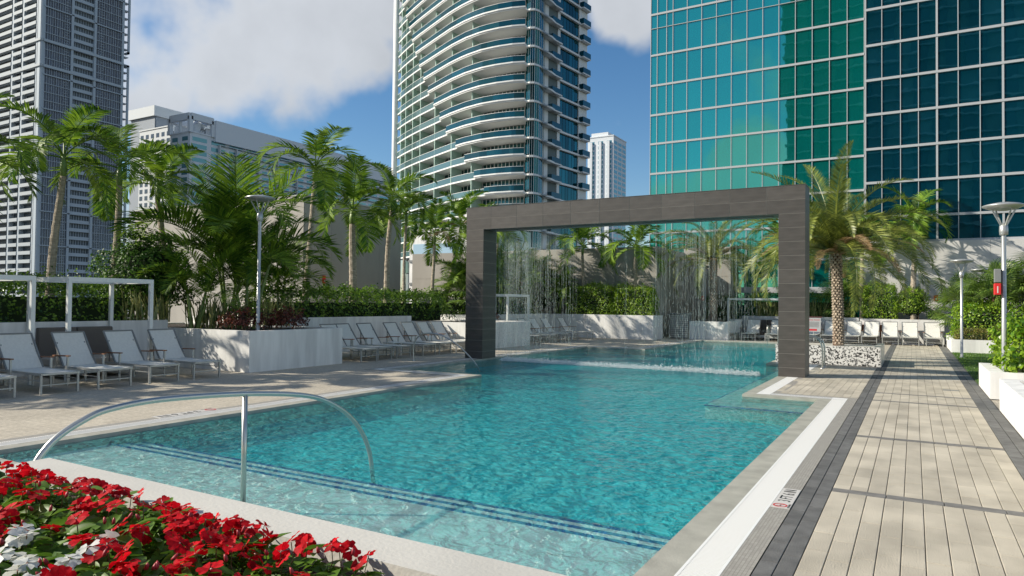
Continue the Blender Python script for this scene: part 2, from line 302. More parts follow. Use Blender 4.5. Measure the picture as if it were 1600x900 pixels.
# water surface
def water_mat():
    m = bpy.data.materials.new('pool_water'); m.use_nodes = True; t = m.node_tree; t.nodes.clear(); A = t.nodes.new; K = t.links.new
    o = A('ShaderNodeOutputMaterial'); tcn = A('ShaderNodeTexCoord')
    def nz(sc, det, dist, str_=None, rough=.55):
        mp = A('ShaderNodeMapping'); mp.inputs['Scale'].default_value = str_ or (1,1,1); K(tcn.outputs['Object'], mp.inputs[0])
        n_ = A('ShaderNodeTexNoise'); n_.inputs['Scale'].default_value = sc; n_.inputs['Detail'].default_value = det; n_.inputs['Distortion'].default_value = dist; n_.inputs['Roughness'].default_value = rough; K(mp.outputs[0], n_.inputs['Vector']); return n_.outputs[0]
    a = nz(5.5, 3, .6); b_ = nz(1.6, 3, .4)
    s1 = A('ShaderNodeMath'); s1.operation = 'MULTIPLY_ADD'; s1.inputs[1].default_value = .75; K(b_, s1.inputs[0]); K(a, s1.inputs[2])
    cal = nz(.33, 3, .5); cm_ = A('ShaderNodeMapRange'); cm_.inputs[1].default_value = .36; cm_.inputs[2].default_value = .62; cm_.inputs[3].default_value = .45; cm_.inputs[4].default_value = 1.25; K(cal, cm_.inputs[0]); s0 = s1; s1 = A('ShaderNodeMath'); s1.operation = 'MULTIPLY'; K(s0.outputs[0], s1.inputs[0]); K(cm_.outputs[0], s1.inputs[1])
    bp = A('ShaderNodeBump'); bp.inputs['Strength'].default_value = 1.; bp.inputs['Distance'].default_value = .42; K(s1.outputs[0], bp.inputs['Height'])
    bp2 = A('ShaderNodeBump'); bp2.inputs['Strength'].default_value = 1.; bp2.inputs['Distance'].default_value = .045; K(s1.outputs[0], bp2.inputs['Height'])
    tr = A('ShaderNodeBsdfTransparent'); tr.inputs[0].default_value = (.93,.99,.985,1)
    df = A('ShaderNodeBsdfDiffuse'); df.inputs[0].default_value = (.14,.68,.68,1); K(bp.outputs[0], df.inputs['Normal'])
    m1 = A('ShaderNodeMixShader'); m1.inputs[0].default_value = .20; K(tr.outputs[0], m1.inputs[1]); K(df.outputs[0], m1.inputs[2])
    gl = A('ShaderNodeBsdfGlossy'); gl.inputs['Roughness'].default_value = .04; K(bp2.outputs[0], gl.inputs['Normal'])
    fr = A('ShaderNodeFresnel'); fr.inputs['IOR'].default_value = 1.30; K(bp2.outputs[0], fr.inputs['Normal'])
    fm = A('ShaderNodeMath'); fm.operation = 'MULTIPLY'; fm.inputs[1].default_value = .7; K(fr.outputs[0], fm.inputs[0])
    m2 = A('ShaderNodeMixShader'); K(fm.outputs[0], m2.inputs[0]); K(m1.outputs[0], m2.inputs[1]); K(gl.outputs[0], m2.inputs[2]); K(m2.outputs[0], o.inputs[0])
    va = A('ShaderNodeVolumeAbsorption'); va.inputs['Color'].default_value = (.0,.87,.90,1); va.inputs['Density'].default_value = .2; K(va.outputs[0], o.inputs['Volume'])
    return m
Wp = offset_poly(POOL, .003)
M().prism(Wp, -1.6, WZ).build('pool_water', water_mat(), kind='structure')
# coping, gutter grate, mosaic strip
C1, C2, C3 = .23, .49, .66
cop = ring(M(), POOL, -.004, C1, .004, -.25).build('pool_coping', COPE, kind='structure')
gb = ring(M(), POOL, C1, C2, -.03).build('gutter_base', mat('gutter_channel', (.30,.30,.29), .6), kind='structure')
gr = M(); A_ = offset_poly(POOL, C1); B_ = offset_poly(POOL, C2)
for i in range(n):
    j = (i+1) % n; a0, a1, b0, b1 = (Vector(q) for q in (A_[i], A_[j], B_[i], B_[j])); ln = (a1-a0).length; d = (a1-a0).normalized(); w = .0075; nrm_ = (b0-a0)-((b0-a0).dot(d))*d
    cnt = int(ln/.026)
    for k in range(cnt):
        p = a0+d*(k+.5)*ln/cnt; q = p+nrm_; gr.add([(*(p-d*w), .005), (*(p+d*w), .005), (*(q+d*w), .005), (*(q-d*w), .005), (*(p-d*w), -.02), (*(q-d*w), -.02)], [(0,3,2,1),(0,4,5,3)])
    gr.add([(*a0, .0055), (*a1, .0055), (*(a1+nrm_*.08), .0055), (*(a0+nrm_*.08), .0055)], [(0,1,2,3)])
    gr.add([(*(a0+nrm_*.93), .0055), (*(a1+nrm_*.93), .0055), (*(a1+nrm_), .0055), (*(a0+nrm_), .0055)], [(0,1,2,3)])
for j in range(n):
    p0, p1, p2 = Vector(POOL[j-1]), Vector(POOL[j]), Vector(POOL[(j+1) % n]); c_ = (p1-p0).x*(p2-p1).y-(p1-p0).y*(p2-p1).x
    a_, b_ = Vector(A_[j]), Vector(B_[j]); gr.add([(a_.x,a_.y,.006),(b_.x,a_.y,.006),(b_.x,b_.y,.006),(a_.x,b_.y,.006)], [(0,1,2,3)])
gro = gr.build('gutter_grate', GRATE, gb, kind='stuff')
mos = ring(M(), POOL, C2, C3, .004).build('mosaic_strip', MOSAIC, kind='structure')
# deck round the pool, in rectangles outside the pool ring
X0, X1, Y0, Y1 = -24, -.95, -6, 42
dk = M(); xs = sorted({X0, X1, *[p[0] for p in offset_poly(POOL, C3)]}); ys = sorted({Y0, Y1, *[p[1] for p in offset_poly(POOL, C3)]})
PO = offset_poly(POOL, C3)
def inside(x, y, P):
    c = False
    for i in range(len(P)):
        (xa, ya), (xb, yb) = P[i-1], P[i]
        if (ya > y) != (yb > y) and x < (xb-xa)*(y-ya)/(yb-ya)+xa: c = not c
    return c
for xa, xb in zip(xs, xs[1:]):
    for ya, yb in zip(ys, ys[1:]):
        if xb-xa > 1e-4 and yb-ya > 1e-4 and not inside((xa+xb)/2, (ya+yb)/2, PO): dk.add([(xa,ya,0),(xb,ya,0),(xb,yb,0),(xa,yb,0)], [(0,1,2,3)])
dk.build('pool_deck', DECK, kind='structure')
M().add([(-3000,-3000,-22),(3000,-3000,-22),(3000,3000,-22),(-3000,3000,-22)], [(0,1,2,3)]).build('city_ground', mat('asphalt', (.06,.06,.06), .9), kind='structure')
# podium below the deck
M().box(-40, -10, -22, 14, 60, -2.2).build('podium_block', CONC, kind='structure')
M().box(1.3, -10, -2, 14, 60, -.02).build('deck_slab', DECK, kind='structure')
# ------------------------------------------------------------------ walkway of individual pavers
walk = M().box(-.95, -3, -.3, 1.32, 38.9, -.012).build('walkway', GROUT, kind='structure')
def paver_mesh(w, l, mt, name):
    m_ = M(); c = .004; h = w/2-.0028; k = l/2-.0035
    m_.add([(-h,-k,-.03),(h,-k,-.03),(h,k,-.03),(-h,k,-.03),(-h,-k,-.003),(h,-k,-.003),(h,k,-.003),(-h,k,-.003),(-h+c,-k+.001,.0),(h-c,-k+.001,0),(h-c,k-.001,0),(-h+c,k-.001,0)],
           [(0,1,5,4),(1,2,6,5),(2,3,7,6),(3,0,4,7),(4,5,9,8),(5,6,10,9),(6,7,11,10),(7,4,8,11),(8,9,10,11)]); return m_.mesh(name, mt)
PW, PL = .1545, .47
pm = [paver_mesh(PW, PL, PAVER, 'paver') for _ in range(1)]
pmx = paver_mesh(PL, .157, PAVER_G, 'band_paver')
pmd = paver_mesh(.125, PL, PAVER_D, 'border_paver'); pmd2 = paver_mesh(.148, PL, PAVER_D, 'border_paver')
BANDS = [1.0, 4.27, 7.55, 10.87, 14.2+.98, 16.55, 22.0, 27.3, 32.6]
BANDS = [4.27, 7.55, 10.87, 15.18, 16.55, 22.9, 29.4, 34.5]
far = M(); farb = M(); cnt = 0
def quadtop(m_, x0, y0, x1, y1, z=0.):
    m_.add([(x0,y0,z),(x1,y0,z),(x1,y1,z),(x0,y1,z),(x0,y0,z-.012),(x1,y0,z-.012),(x1,y1,z-.012),(x0,y1,z-.012)], [(0,1,2,3),(0,4,5,1),(1,5,6,2),(3,7,4,0),(2,6,7,3)])
segs = []; y = 2.2; prev = 2.2
for b in BANDS+[38.9]: segs.append((prev, b-.08)); prev = b+.08
for si, (ya, yb) in enumerate(segs):
    for c in range(11):
        x = -.70+PW*(c+.5); y = ya - random.choice((0, .157, .313))
        while y < yb-.01:
            a, e = max(y, ya), min(y+PL, yb); y += PL
            if e-a < .05: continue
            if a < 13.2 and cnt < 300 and e > 2.3:
                o = link('paver', pm[0], walk, (x, (a+e)/2, random.uniform(-.0015,.0015))); o.scale = (1, (e-a)/PL, 1); cnt += 1
            else: quadtop(far, x-PW/2+.0028, a+.002, x+PW/2-.0028, e-.002, random.uniform(-.0015, .0015))
for b in BANDS:
    for k in range(4):
        x0 = -.70+k*PL; x1 = min(x0+PL, 1.0)
        o = link('band_paver', pmx, walk, ((x0+x1)/2, b, 0)); o.scale = ((x1-x0)/PL, 1, 1)
for c in range(2):
    y = 1.9+.2*c
    while y < 38.4:
        link('border_paver', pmd, walk, (-.95+.125*(c+.5), y+PL/2, 0)); link('border_paver', pmd2, walk, (1.0+.15*(c+.5), y+PL/2, 0)); y += PL
# pavers of the jutting deck between the portal and the walkway
for c in range(11):
    x = -2.55+.145*(c+.5)
    y = 15.28-random.choice((0, .157, .313))
    while y < 23.4:
        a, e = max(y, 15.28), min(y+PL, 23.4); y += PL
        if e-a > .05: quadtop(far, x-.069, a+.002, x+.069, e-.002, .004+random.uniform(-.0015, .0015))
M().box(-2.56, 15.27, -.1, -.95, 23.4, -.002+.001).build('deck_pavers_bed', GROUT, walk)
far.build('small_pavers', PAVER, walk, kind='stuff')
# lawn
M().box(1.32, 19.6, -.1, 9, 33.2, .01).build('lawn_base', mat('turf_base', (.05,.10,.02), .9, var=.3, vscale=30), kind='structure')
# ------------------------------------------------------------------ depth markers
def text_mesh(body, size, mt, name):
    cu = bpy.data.curves.new('t', 'FONT'); cu.body = body; cu.size = size; cu.align_x = 'CENTER'; cu.align_y = 'CENTER'; cu.extrude = .0005
    to = bpy.data.objects.new('t', cu); COL.objects.link(to); bpy.context.view_layer.update()
    me = bpy.data.meshes.new_from_object(to.evaluated_get(bpy.context.evaluated_depsgraph_get())); me.name = name; bpy.data.objects.remove(to); me.materials.clear(); me.materials.append(mt); return me
BLACK = mat('black_print', (.02,.02,.02), .5); REDP = mat('red_print', (.55,.03,.04), .5); TILEW = mat('white_tile', (.62,.60,.57), .35)
def marker(loc, rz, label, sc_=1.):
    t_ = thing('depth_marker', label, 'depth marker', loc, rz); t_.scale = (sc_, sc_, 1)
    M().box(-.36, -.08, -.002, .36, .08, .003).build('tile', TILEW, t_)
    o = link('lettering', text_mesh('3 FT 6 IN', .155, BLACK, 'lettering'), t_, (.09, -.005, .0045)); o.scale = (.78, 1, 1)
    rg = M(); nn = 24
    vs = []; 
    for k in range(nn):
        a = 2*PI*k/nn
        for r_ in (.062, .047): vs.append((-.285+r_*math.cos(a), r_*math.sin(a)+.01, .0045))
    rg.add(vs, [(2*k, (2*k+2) % (2*nn), (2*k+3) % (2*nn), 2*k+1) for k in range(nn)])
    rg.add([(-.33,.045,.0047),(-.32,.053,.0047),(-.24,-.025,.0047),(-.25,-.033,.0047)], [(0,1,2,3)]); rg.build('ring', REDP, t_)
    df_ = M().add([(-.31,.0,.0043),(-.26,.0,.0043),(-.26,.012,.0043),(-.31,.012,.0043)], [(0,1,2,3)]); df_.build('diver', BLACK, t_)
    link('small_lettering', text_mesh('NO DIVING', .026, BLACK, 'small_lettering'), t_, (-.285, -.066, .0045)); return t_
marker((-1.035, 6.95, .005), PI/2, 'white 3 FT 6 IN depth tile in the mosaic strip beside the walkway')
marker((-9.96, 6.98, .005), -PI/2, 'white 3 FT 6 IN depth tile on the left pool edge', 1.45)
# ------------------------------------------------------------------ portal
def tiled_box(root, x0, y0, z0, x1, y1, z1, nx, nz, faces='fblr', name='tile'):
    """core with separate tiles standing 6 mm proud of a pale joint"""
    M().box(x0, y0, z0, x1, y1, z1).build('core', GROUTP, root); g = .009; t_ = .004
    for k in range(nz):
        za, zb = z0+(z1-z0)*k/nz+g/2, z0+(z1-z0)*(k+1)/nz-g/2
        for i in range(nx):
            xa, xb = x0+(x1-x0)*i/nx+g/2, x0+(x1-x0)*(i+1)/nx-g/2
            if i == 0: xa = x0-t_+.001
            if i == nx-1: xb = x1+t_-.001
            key = (round(xb-xa,3), round(zb-za,3), 't')
            if key not in TM: TM[key] = M().box(0,0,0,xb-xa,t_,zb-za).mesh('tile', TILE_PORTAL)
            link(name, TM[key], root, (xa, y0-t_, za)); link(name, TM[key], root, (xa, y1, za))
        key = (round(y1-y0,3), round(zb-za,3), 's')
        if key not in TM: TM[key] = M().box(0,0,0,t_,y1-y0,zb-za).mesh('tile', TILE_PORTAL)
        if 'l' in faces: link(name, TM[key], root, (x0-t_, y0, za))
        if 'r' in faces: link(name, TM[key], root, (x1, y0, za))
TM = {}
portal = thing('portal', 'tall dark tiled portal frame spanning the pool with water falling from its beam', 'portal', (0,0,0))
PZ = 4.88; PB = 4.16; PY0, PY1 = 18.81, 19.62
tiled_box(portal, -3.0, PY0, -.12, -2.37, PY1, PB, 1, 12)
tiled_box(portal, -12.62, PY0, -.12, -11.97, PY1, PB, 1, 12)
tiled_box(portal, -12.62, PY0, PB, -2.37, PY1, PZ, 11, 2)
M().box(-11.96, PY0+.06, PB-.012, -3.01, PY1-.06, PB).build('soffit', TILE_PORTAL, portal)
M().box(-11.8, 19.10, PB-.035, -3.2, 19.24, PB-.013).build('water_outlet', GREYM, portal)
M().box(-12.632, PY0-.012, PZ, -2.358, PY1+.012, PZ+.012).build('cap', TILE_PORTAL, portal)
# falling water : many thin broken threads
WF = bpy.data.materials.new('falling_water'); WF.use_nodes = True; t = WF.node_tree; t.nodes.clear()
o_ = t.nodes.new('ShaderNodeOutputMaterial'); tr_ = t.nodes.new('ShaderNodeBsdfTransparent'); gl_ = t.nodes.new('ShaderNodeBsdfGlossy'); gl_.inputs['Roughness'].default_value = .25; tl_ = t.nodes.new('ShaderNodeBsdfTranslucent'); tl_.inputs[0].default_value = (.8,.9,.88,1); ad_ = t.nodes.new('ShaderNodeMixShader'); ad_.inputs[0].default_value = .5
t.links.new(gl_.outputs[0], ad_.inputs[1]); t.links.new(tl_.outputs[0], ad_.inputs[2]); mm_ = t.nodes.new('ShaderNodeMixShader'); mm_.inputs[0].default_value = .42; t.links.new(tr_.outputs[0], mm_.inputs[1]); t.links.new(ad_.outputs[0], mm_.inputs[2]); t.links.new(mm_.outputs[0], o_.inputs[0])
wf = M()
def thread(x, y, z0, z1, r):
    a = random.random()*PI; vs = []
    for z, k in ((z0, .3), ((z0+z1)/2, 1), (z1, .5)):
        for j in range(3): vs.append((x+r*k*math.cos(a+j*2.094), y+r*k*math.sin(a+j*2.094), z))
    wf.add(vs, [(0,1,4,3),(1,2,5,4),(2,0,3,5),(3,4,7,6),(4,5,8,7),(5,3,6,8)])
def dens_x(u):      # thick near the left pillar and over the right third, thin in the middle
    x = -11.7+u*8.5
    return .04+1.3*math.exp(-((x+10.9)/.65)**2)+.35*math.exp(-((x+9.7)/.6)**2)+.55*math.exp(-((x+5.2)/.95)**2)+.45*math.exp(-((x+3.9)/.3)**2)
for k in range(1250):
    u_ = random.random()
    if random.random() > dens_x(u_): continue
    x = -11.7+u_*8.4; yy = 19.17+random.uniform(-.05, .05); z = PB-.03; r = random.uniform(.0012, .0033); brk = random.uniform(1.6, 3.6)
    while z > -.02:
        l_ = random.uniform(.5, 1.1) if z > brk else random.uniform(.03, .22)
        if random.random() < (.95 if z > brk else .62): thread(x+random.gauss(0, (PB-z)*.004), yy, z, max(z-l_, -.03), r*(1 if z > brk else random.uniform(.9, 1.5)))
        z -= l_*random.uniform(1., 1.1 if z > brk else 1.5)
for k in range(16000):
    u_ = random.random()
    if random.random() > dens_x(u_): continue
    z = 3.6*random.random()**1.3; x = -11.7+u_*8.4+random.gauss(0, .05); l_ = random.uniform(.01, .045); thread(x, 19.17+random.gauss(0, .06), z+l_, z, random.uniform(.0018, .0045))
wfo = wf.build('water_curtain', WF, kind='stuff', label='curtain of thin water threads falling from the dark portal beam into the pool', cat='waterfall')
FOAM = mat('white_foam', (.78,.84,.84), .6, trans=.15)
fo = M()
for k in range(15000):
    u_ = random.random(); x = -11.4+u_*7.9
    if random.random()*1.1 > dens_x(u_)+.6: continue
    y = 19.12+random.gauss(0, .075); z = WZ+abs(random.gauss(0, .05)); r = random.uniform(.006, .021)
    fo.add([(x+r,y,z),(x-r*.5,y+r,z),(x-r*.5,y-r,z),(x,y,z+r*1.3)], [(0,1,3),(1,2,3),(2,0,3)])
fo.build('splash_foam', FOAM, kind='stuff', label='white line of splashing foam where the water curtain meets the pool', cat='foam')
# ------------------------------------------------------------------ planters and walls
def planter(name, x0, y0, x1, y1, h, label, rim=.18, fill=SOIL, drop=.08, mt=None, parts=True):
    t_ = thing(name, label, 'planter', ((x0+x1)/2, (y0+y1)/2, 0)); cx_, cy_ = (x0+x1)/2, (y0+y1)/2; a, b = (x1-x0)/2, (y1-y0)/2; m_ = M()
    P = [(-a,-b),(a,-b),(a,b),(-a,b)]; Q = [(-a+rim,-b+rim),(a-rim,-b+rim),(a-rim,b-rim),(-a+rim,b-rim)]
    for i in range(4):
        j = (i+1) % 4; m_.add([(*P[i],0),(*P[j],0),(*P[j],h),(*P[i],h)], [(0,1,2,3)]); m_.add([(*P[i],h),(*P[j],h),(*Q[j],h),(*Q[i],h)], [(0,1,2,3)]); m_.add([(*Q[i],h),(*Q[j],h),(*Q[j],h-.3),(*Q[i],h-.3)], [(0,1,2,3)])
    me_o = m_.build('wall', mt or WHITE, t_, bevel=.008)
    M().add([(-a+rim-.01,-b+rim-.01,h-drop),(a-rim+.01,-b+rim-.01,h-drop),(a-rim+.01,b-rim+.01,h-drop),(-a+rim-.01,b-rim+.01,h-drop)], [(0,1,2,3)]).build('soil', fill, t_); return t_
planter('long_planter', -21.5, -3, -17.6, 11.7, 1.24, 'long white planter wall behind the nearest cabana on the left')
planter('jutting_planter', -21.5, 11.7, -14.3, 14.95, 1.03, 'white planter jutting out between the two nearest rows of loungers, lamp post in its corner', drop=.05)
planter('long_planter', -21.5, 14.95, -17.6, 22.3, 1.24, 'white planter wall behind the middle row of loungers left of the portal')
planter('jutting_planter', -21.5, 22.3, -14.3, 26.3, 1.03, 'white planter jutting out just behind the left pillar of the portal')
planter('long_planter', -21.5, 26.3, -17.6, 34.4, 1.24, 'white planter wall behind the far row of loungers seen through the water')
planter('far_planter', -21.5, 34.4, -11.55, 35.98, 1.24, 'sunlit white planter below the concrete wall, palm shadows across its front')
planter('far_planter', -11.2+.9, 36.6, -8.3, 40.9, .95, 'small white planter behind the pool corner seen through the water curtain')
planter('far_planter', -8.25, 39.8, -2.45, 41.3, 1.24, 'white planter behind the far cabana and the shaded loungers')
planter('far_planter', -2.4, 39.8, 1.28, 41.5, 1.20, 'white planter behind the row of sunlit loungers at the end of the walkway')
planter('low_planter', 1.31, 16.75, 6, 19.5, .53, 'low white planter with the bright round leaved shrub right of the lawn', rim=.25, fill=MULCH)
planter('low_planter', 1.31, 3.5, 6, 15.0, .56, 'nearest low white planter at the right edge of the walkway', rim=.25, fill=MULCH)
planter('low_planter', 1.31, 33.2, 7, 38.4, .53, 'low white planter at the far end of the lawn with clipped hedge', rim=.12)
planter('foreground_planter', -3.75, -1.5, 1.2, 1.87, 1.0, 'cream topped planter in the foreground full of red and white impatiens', rim=.2, drop=.05, mt=CREAM)
# palm planter with pebble mosaic
t_ = thing('palm_planter', 'raised black and white pebble mosaic planter round the date palm', 'planter', (-2.3, 25., 0))
m_ = M(); P = [(-1.55,-1.4),(1.43,-1.4),(1.43,1.35),(-1.55,1.35)]; Q = [(-1.37,-1.22),(1.25,-1.22),(1.25,1.17),(-1.37,1.17)]
for i in range(4):
    j = (i+1) % 4; m_.add([(*P[i],0),(*P[j],0),(*P[j],.58),(*P[i],.58)], [(0,1,2,3)]); m_.add([(*P[i],.58),(*P[j],.58),(*Q[j],.58),(*Q[i],.58)], [(0,1,2,3)])
m_.build('wall', PEBBLE, t_); M().box(-1.38,-1.23,.3,1.26,1.18,.54).build('gravel', mat('pale_gravel', (.5,.48,.44), .9, var=.3, vscale=40, bump=.6, bscale=50), t_)
M().box(1.431,-1.4,0,1.45,1.35,.6).build('end_panel', SILVER, t_)
# concrete walls of the podium behind the deck
def wall(name, pts, z0, z1, mt, label, cat='wall', joints=()):
    m_ = M().prism(pts, z0, z1); o = m_.build(name, mt, label=label, cat=cat); return o
def panel_wall(name, x0, y0, x1, y1, z1, mt, label, step=2.4, cat='wall'):
    """wall whose -y face is split in panels with recessed joints"""
    r_ = thing(name, label, cat, ((x0+x1)/2, y0, 0)); cx_ = (x0+x1)/2
    M().box(x0-cx_, .03, 0, x1-cx_, y1-y0, z1).build('core', mt, r_)
    nx = max(1, round((x1-x0)/step)); hz = [0, z1*.34, z1*.67, z1]
    for i in range(nx):
        for k in range(3):
            M().box(x0-cx_+(x1-x0)*i/nx+.006, 0, hz[k]+.006, x0-cx_+(x1-x0)*(i+1)/nx-.006, .03, hz[k+1]-(.006 if k < 2 else 0)).build('panel', mt, r_)
    return r_
panel_wall('concrete_wall', -28.4, 36., -11.9, 41, 4.93, CONC, 'long sunlit concrete wall with palm shadows behind the far planter')
panel_wall('concrete_wall', -11.9, 41.0, -9.15, 42.0, 5.2, CONC, 'shaded concrete wall between the palm shadow wall and the teal glass')
panel_wall('podium_wall', -2.5, 41.7, 12, 42.6, 5.22, CONCL, 'pale grey wall below the navy glass, palm frond shadows on it', 3.2)
# tall concrete volume on the left, its right face in shade
r_ = thing('concrete_volume', 'tall beige windowless concrete building behind the left palms', 'building', (-32, 26, 0))
M().box(-8, -1.6, -2, 5.97, 5.9, 7.0).build('core', CONC, r_)
for k in range(5):
    M().box(-8+k*2.8, -1.63, -2, -8+(k+1)*2.8-.012, -1.6, 6.98).build('panel', CONC, r_)
ya = -1.6
for k in range(4):
    M().box(5.97, ya+k*1.87+.006, -2, 6.0, ya+(k+1)*1.87-.006, 2.2).build('panel', CONC, r_); M().box(5.97, ya+k*1.87+.006, 2.212, 6.0, ya+(k+1)*1.87-.006, 6.98).build('panel', CONC, r_)
M().box(-8.05, -1.66, 7.0, 6.03, 5.93, 7.06).build('coping', mat('metal_flashing', (.42,.42,.40), .5), r_)
# white stair tower between
r_ = thing('white_annex', 'small white building with pale blue glass between the concrete walls', 'building', (-31, 44, 0))
M().box(-4, 0, -2, 3.8, 6, 7.6).build('wall', WHITE, r_); M().box(1.6, -.9, -2, 3.6, -.001, 8.6).build('tower_wall', WHITE, r_)
M().box(-3.6, -.05, 1, 1.2, -.002, 6.4).build('window', mat('pale_blue_glass', (.35,.5,.62), .15), r_)
for z in (1.0, 3.2, 5.0): M().box(-4.05, -.12, z, 1.55, -.052, z+.14).build('sill', GREYM, r_)
# ------------------------------------------------------------------ glass buildings
def glass(name, col, metal=.8, rough=.03, var=.12, wav=0):
    m = mat(name, col, rough, metal=metal, rnd=var, bump=wav, bscale=.9, coord='World'); return m

def tower_glass(name, tint, base, var, wav):
    """tinted mirror glass: body colour plus tinted reflection, slightly wavy, each pane a little different"""
    m = bpy.data.materials.new(name); m.use_nodes = True; t = m.node_tree; t.nodes.clear(); A = t.nodes.new; K = t.links.new; o = A('ShaderNodeOutputMaterial')
    oi = A('ShaderNodeObjectInfo'); mr_ = A('ShaderNodeMapRange'); mr_.inputs[3].default_value = 1-var; mr_.inputs[4].default_value = 1+var; K(oi.outputs['Random'], mr_.inputs[0])
    g = A('ShaderNodeNewGeometry'); nz = A('ShaderNodeTexNoise'); nz.inputs['Scale'].default_value = .8; nz.inputs['Detail'].default_value = 2; K(g.outputs['Position'], nz.inputs['Vector'])
    bp = A('ShaderNodeBump'); bp.inputs['Strength'].default_value = wav; bp.inputs['Distance'].default_value = .02; K(nz.outputs[0], bp.inputs['Height'])
    sh = []
    for cls, c in (('ShaderNodeBsdfGlossy', tint), ('ShaderNodeBsdfDiffuse', base)):
        n_ = A(cls); h = A('ShaderNodeHueSaturation'); h.inputs['Color'].default_value = (*c, 1); K(mr_.outputs[0], h.inputs['Value']); K(h.outputs[0], n_.inputs[0]); sh.append(n_)
    sh[0].inputs['Roughness'].default_value = .015; K(bp.outputs[0], sh[0].inputs['Normal']); ad = A('ShaderNodeAddShader'); K(sh[0].outputs[0], ad.inputs[0]); K(sh[1].outputs[0], ad.inputs[1]); K(ad.outputs[0], o.inputs[0]); return m
TEAL = tower_glass('teal_glass', (.10,.37,.31), (.0,.078,.070), .06, .12); NAVY = tower_glass('navy_glass', (.10,.32,.36), (.0,.020,.034), .14, .10); MULL = mat('pale_mullion', (.42,.44,.46), .5)
def curtain(root, xs_, zs, yg, mg, wv, wh, proud, yb=None, tz=()):
    cache = {}
    for a, b in zip(xs_, xs_[1:]):
        for c, d_ in zip(zs, zs[1:]):
            key = (round(b-a,3), round(d_-c,3))
            if key not in cache:
                w_, h_ = (b-a)/2-.01, (d_-c)/2-.01; cache[key] = M().add([(-w_,0,-h_),(w_,0,-h_),(w_,0,h_),(-w_,0,h_)], [(0,1,2,3)]).mesh('window', mg)
            o = link('window', cache[key], root, ((a+b)/2, yg, (c+d_)/2)); o.rotation_euler = (random.gauss(0,.0022), 0, random.gauss(0,.0035))
    for i, x in enumerate(xs_):
        w_ = wv[i] if isinstance(wv, (list, tuple)) else wv
        M().box(-w_/2, -proud, 0, w_/2, .12, zs[-1]-zs[0]).build('mullion', MULL, root, loc=(x, yg, zs[0]))
    for z in zs:
        h_ = .03 if z in tz else wh
        M().box(xs_[0], -proud-.02, -h_/2, xs_[-1], .10, h_/2).build('floor_band', MULL, root, loc=(0, yg, z))
tt = thing('teal_tower', 'teal mirror glass office tower with pale grid behind the portal', 'building', (0, 0, 0))
tz = [2.82, 4.43, 6.28, 8.14, 10.01, 11.89, 13.71, 15.58, 17.5, 19.2, 20.1, 22.0, 23.9, 25.8]
tx = [-14.37, -13.95, -13.35]+[-2.27-.89*k for k in range(12, 0, -1)]+[-2.32]
curtain(tt, tx, tz, 42.05, TEAL, .035, .12, .05, tz=(19.2,))
M().box(-14.37, 42.2, -2, -2.3, 60, 25.8).build('body', mat('teal_body', (.02,.12,.12), .4), tt)
M().box(-9.1, 41.9, 2.55, -2.52, 42.19, 2.82).build('sill', MULL, tt)
M().box(-14.3, 42.0, .2, -2.52, 42.19, 2.55).build('base_glass', TEAL, tt)
nv = thing('navy_tower', 'dark navy glass tower with pale grid at the right edge', 'building', (0, 0, 0))
nz_ = [5.27, 6.6, 8.47, 10.3, 12.16, 14.04, 15.93, 17.9, 19.8, 21.7, 23.6]
nx_ = [-2.25, -1.47, -.6, .22, 1.05, 1.98, 2.91, 3.86, 4.8, 5.75, 6.7, 7.6, 8.5]
curtain(nv, nx_, nz_, 41.93, NAVY, [.06,.035,.035,.035,.09,.035,.035,.09,.035,.035,.09,.035,.09], .13, .05)
M().box(-2.25, 42.02, 5.2, 8.5, 60, 23.6).build('body', mat('navy_body', (.01,.03,.05), .4), nv)
# tower behind the camera, seen only as the reflection in the glass
bt = thing('apartment_tower', 'grey green apartment tower reflected in the teal and navy glass', 'building', (0, -100, 0))
M().box(-27, -30, -22, 26, 0, 120).build('body', mat('tower_render', (.13,.17,.16), .8, var=.3, vscale=.08), bt)
for k in range(36):
    z = -20+k*3.6; M().box(-27.3, -.02, z, 26, 1.2, z+.35).build('balcony_slab', mat('slab_grey', (.3,.31,.3), .8) if k == 0 else bpy.data.materials['slab_grey'], bt)
for k in range(9):
    M().box(-24+k*5.8, .01, -20, -24+k*5.8+2.6, .3, 118).build('window_strip', mat('dark_strip', (.03,.05,.055), .3) if k == 0 else bpy.data.materials['dark_strip'], bt)
def cworld(lat, dep):      # camera plan coordinates (metres right, metres ahead) to world x, y
    f2 = Vector((math.sin(yaw), math.cos(yaw))); r2 = Vector((math.cos(yaw), -math.sin(yaw))); p = f2*dep+r2*lat; return (p.x, p.y)
def zat(px, py, dep):
    d = pdir(px, py); f2 = Vector((fw.x, fw.y)).normalized(); t_ = dep/(d.x*f2.x+d.y*f2.y); return 1.8+d.z*t_
# curved tower
SLABW = mat('slab_white', (.78,.79,.77), .6); GRAIL = glass('blue_rail_glass', (.006,.07,.095), .25, .08, .3); CRAIL = glass('clear_rail_glass', (.12,.21,.21), .4, .1)
DIV = mat('green_white_divider', (.42,.58,.50), .7); WGL = glass('tower_window', (.03,.10,.105), .6, .05, .3); BAYG = glass('bay_glass', (.008,.10,.11), .7, .05, .45)
ct = thing('curved_tower', 'tall curved apartment tower with stacked white balconies and teal glass bay', 'building', (0,0,0))
def cpt(px, dep): return ((px-800)/1084.87*dep, dep)
key = [cpt(617,153), cpt(628,148.5), cpt(640,144.6), cpt(652,141.2), cpt(665,138), cpt(682,134), cpt(702,129.7), cpt(725,125.9), cpt(750,123), cpt(775,121.2), cpt(800,120), cpt(819,119.6)]
keyw = [Vector(cworld(*k)) for k in key]; kpx = [617,628,640,652,665,682,702,725,750,775,800,819]
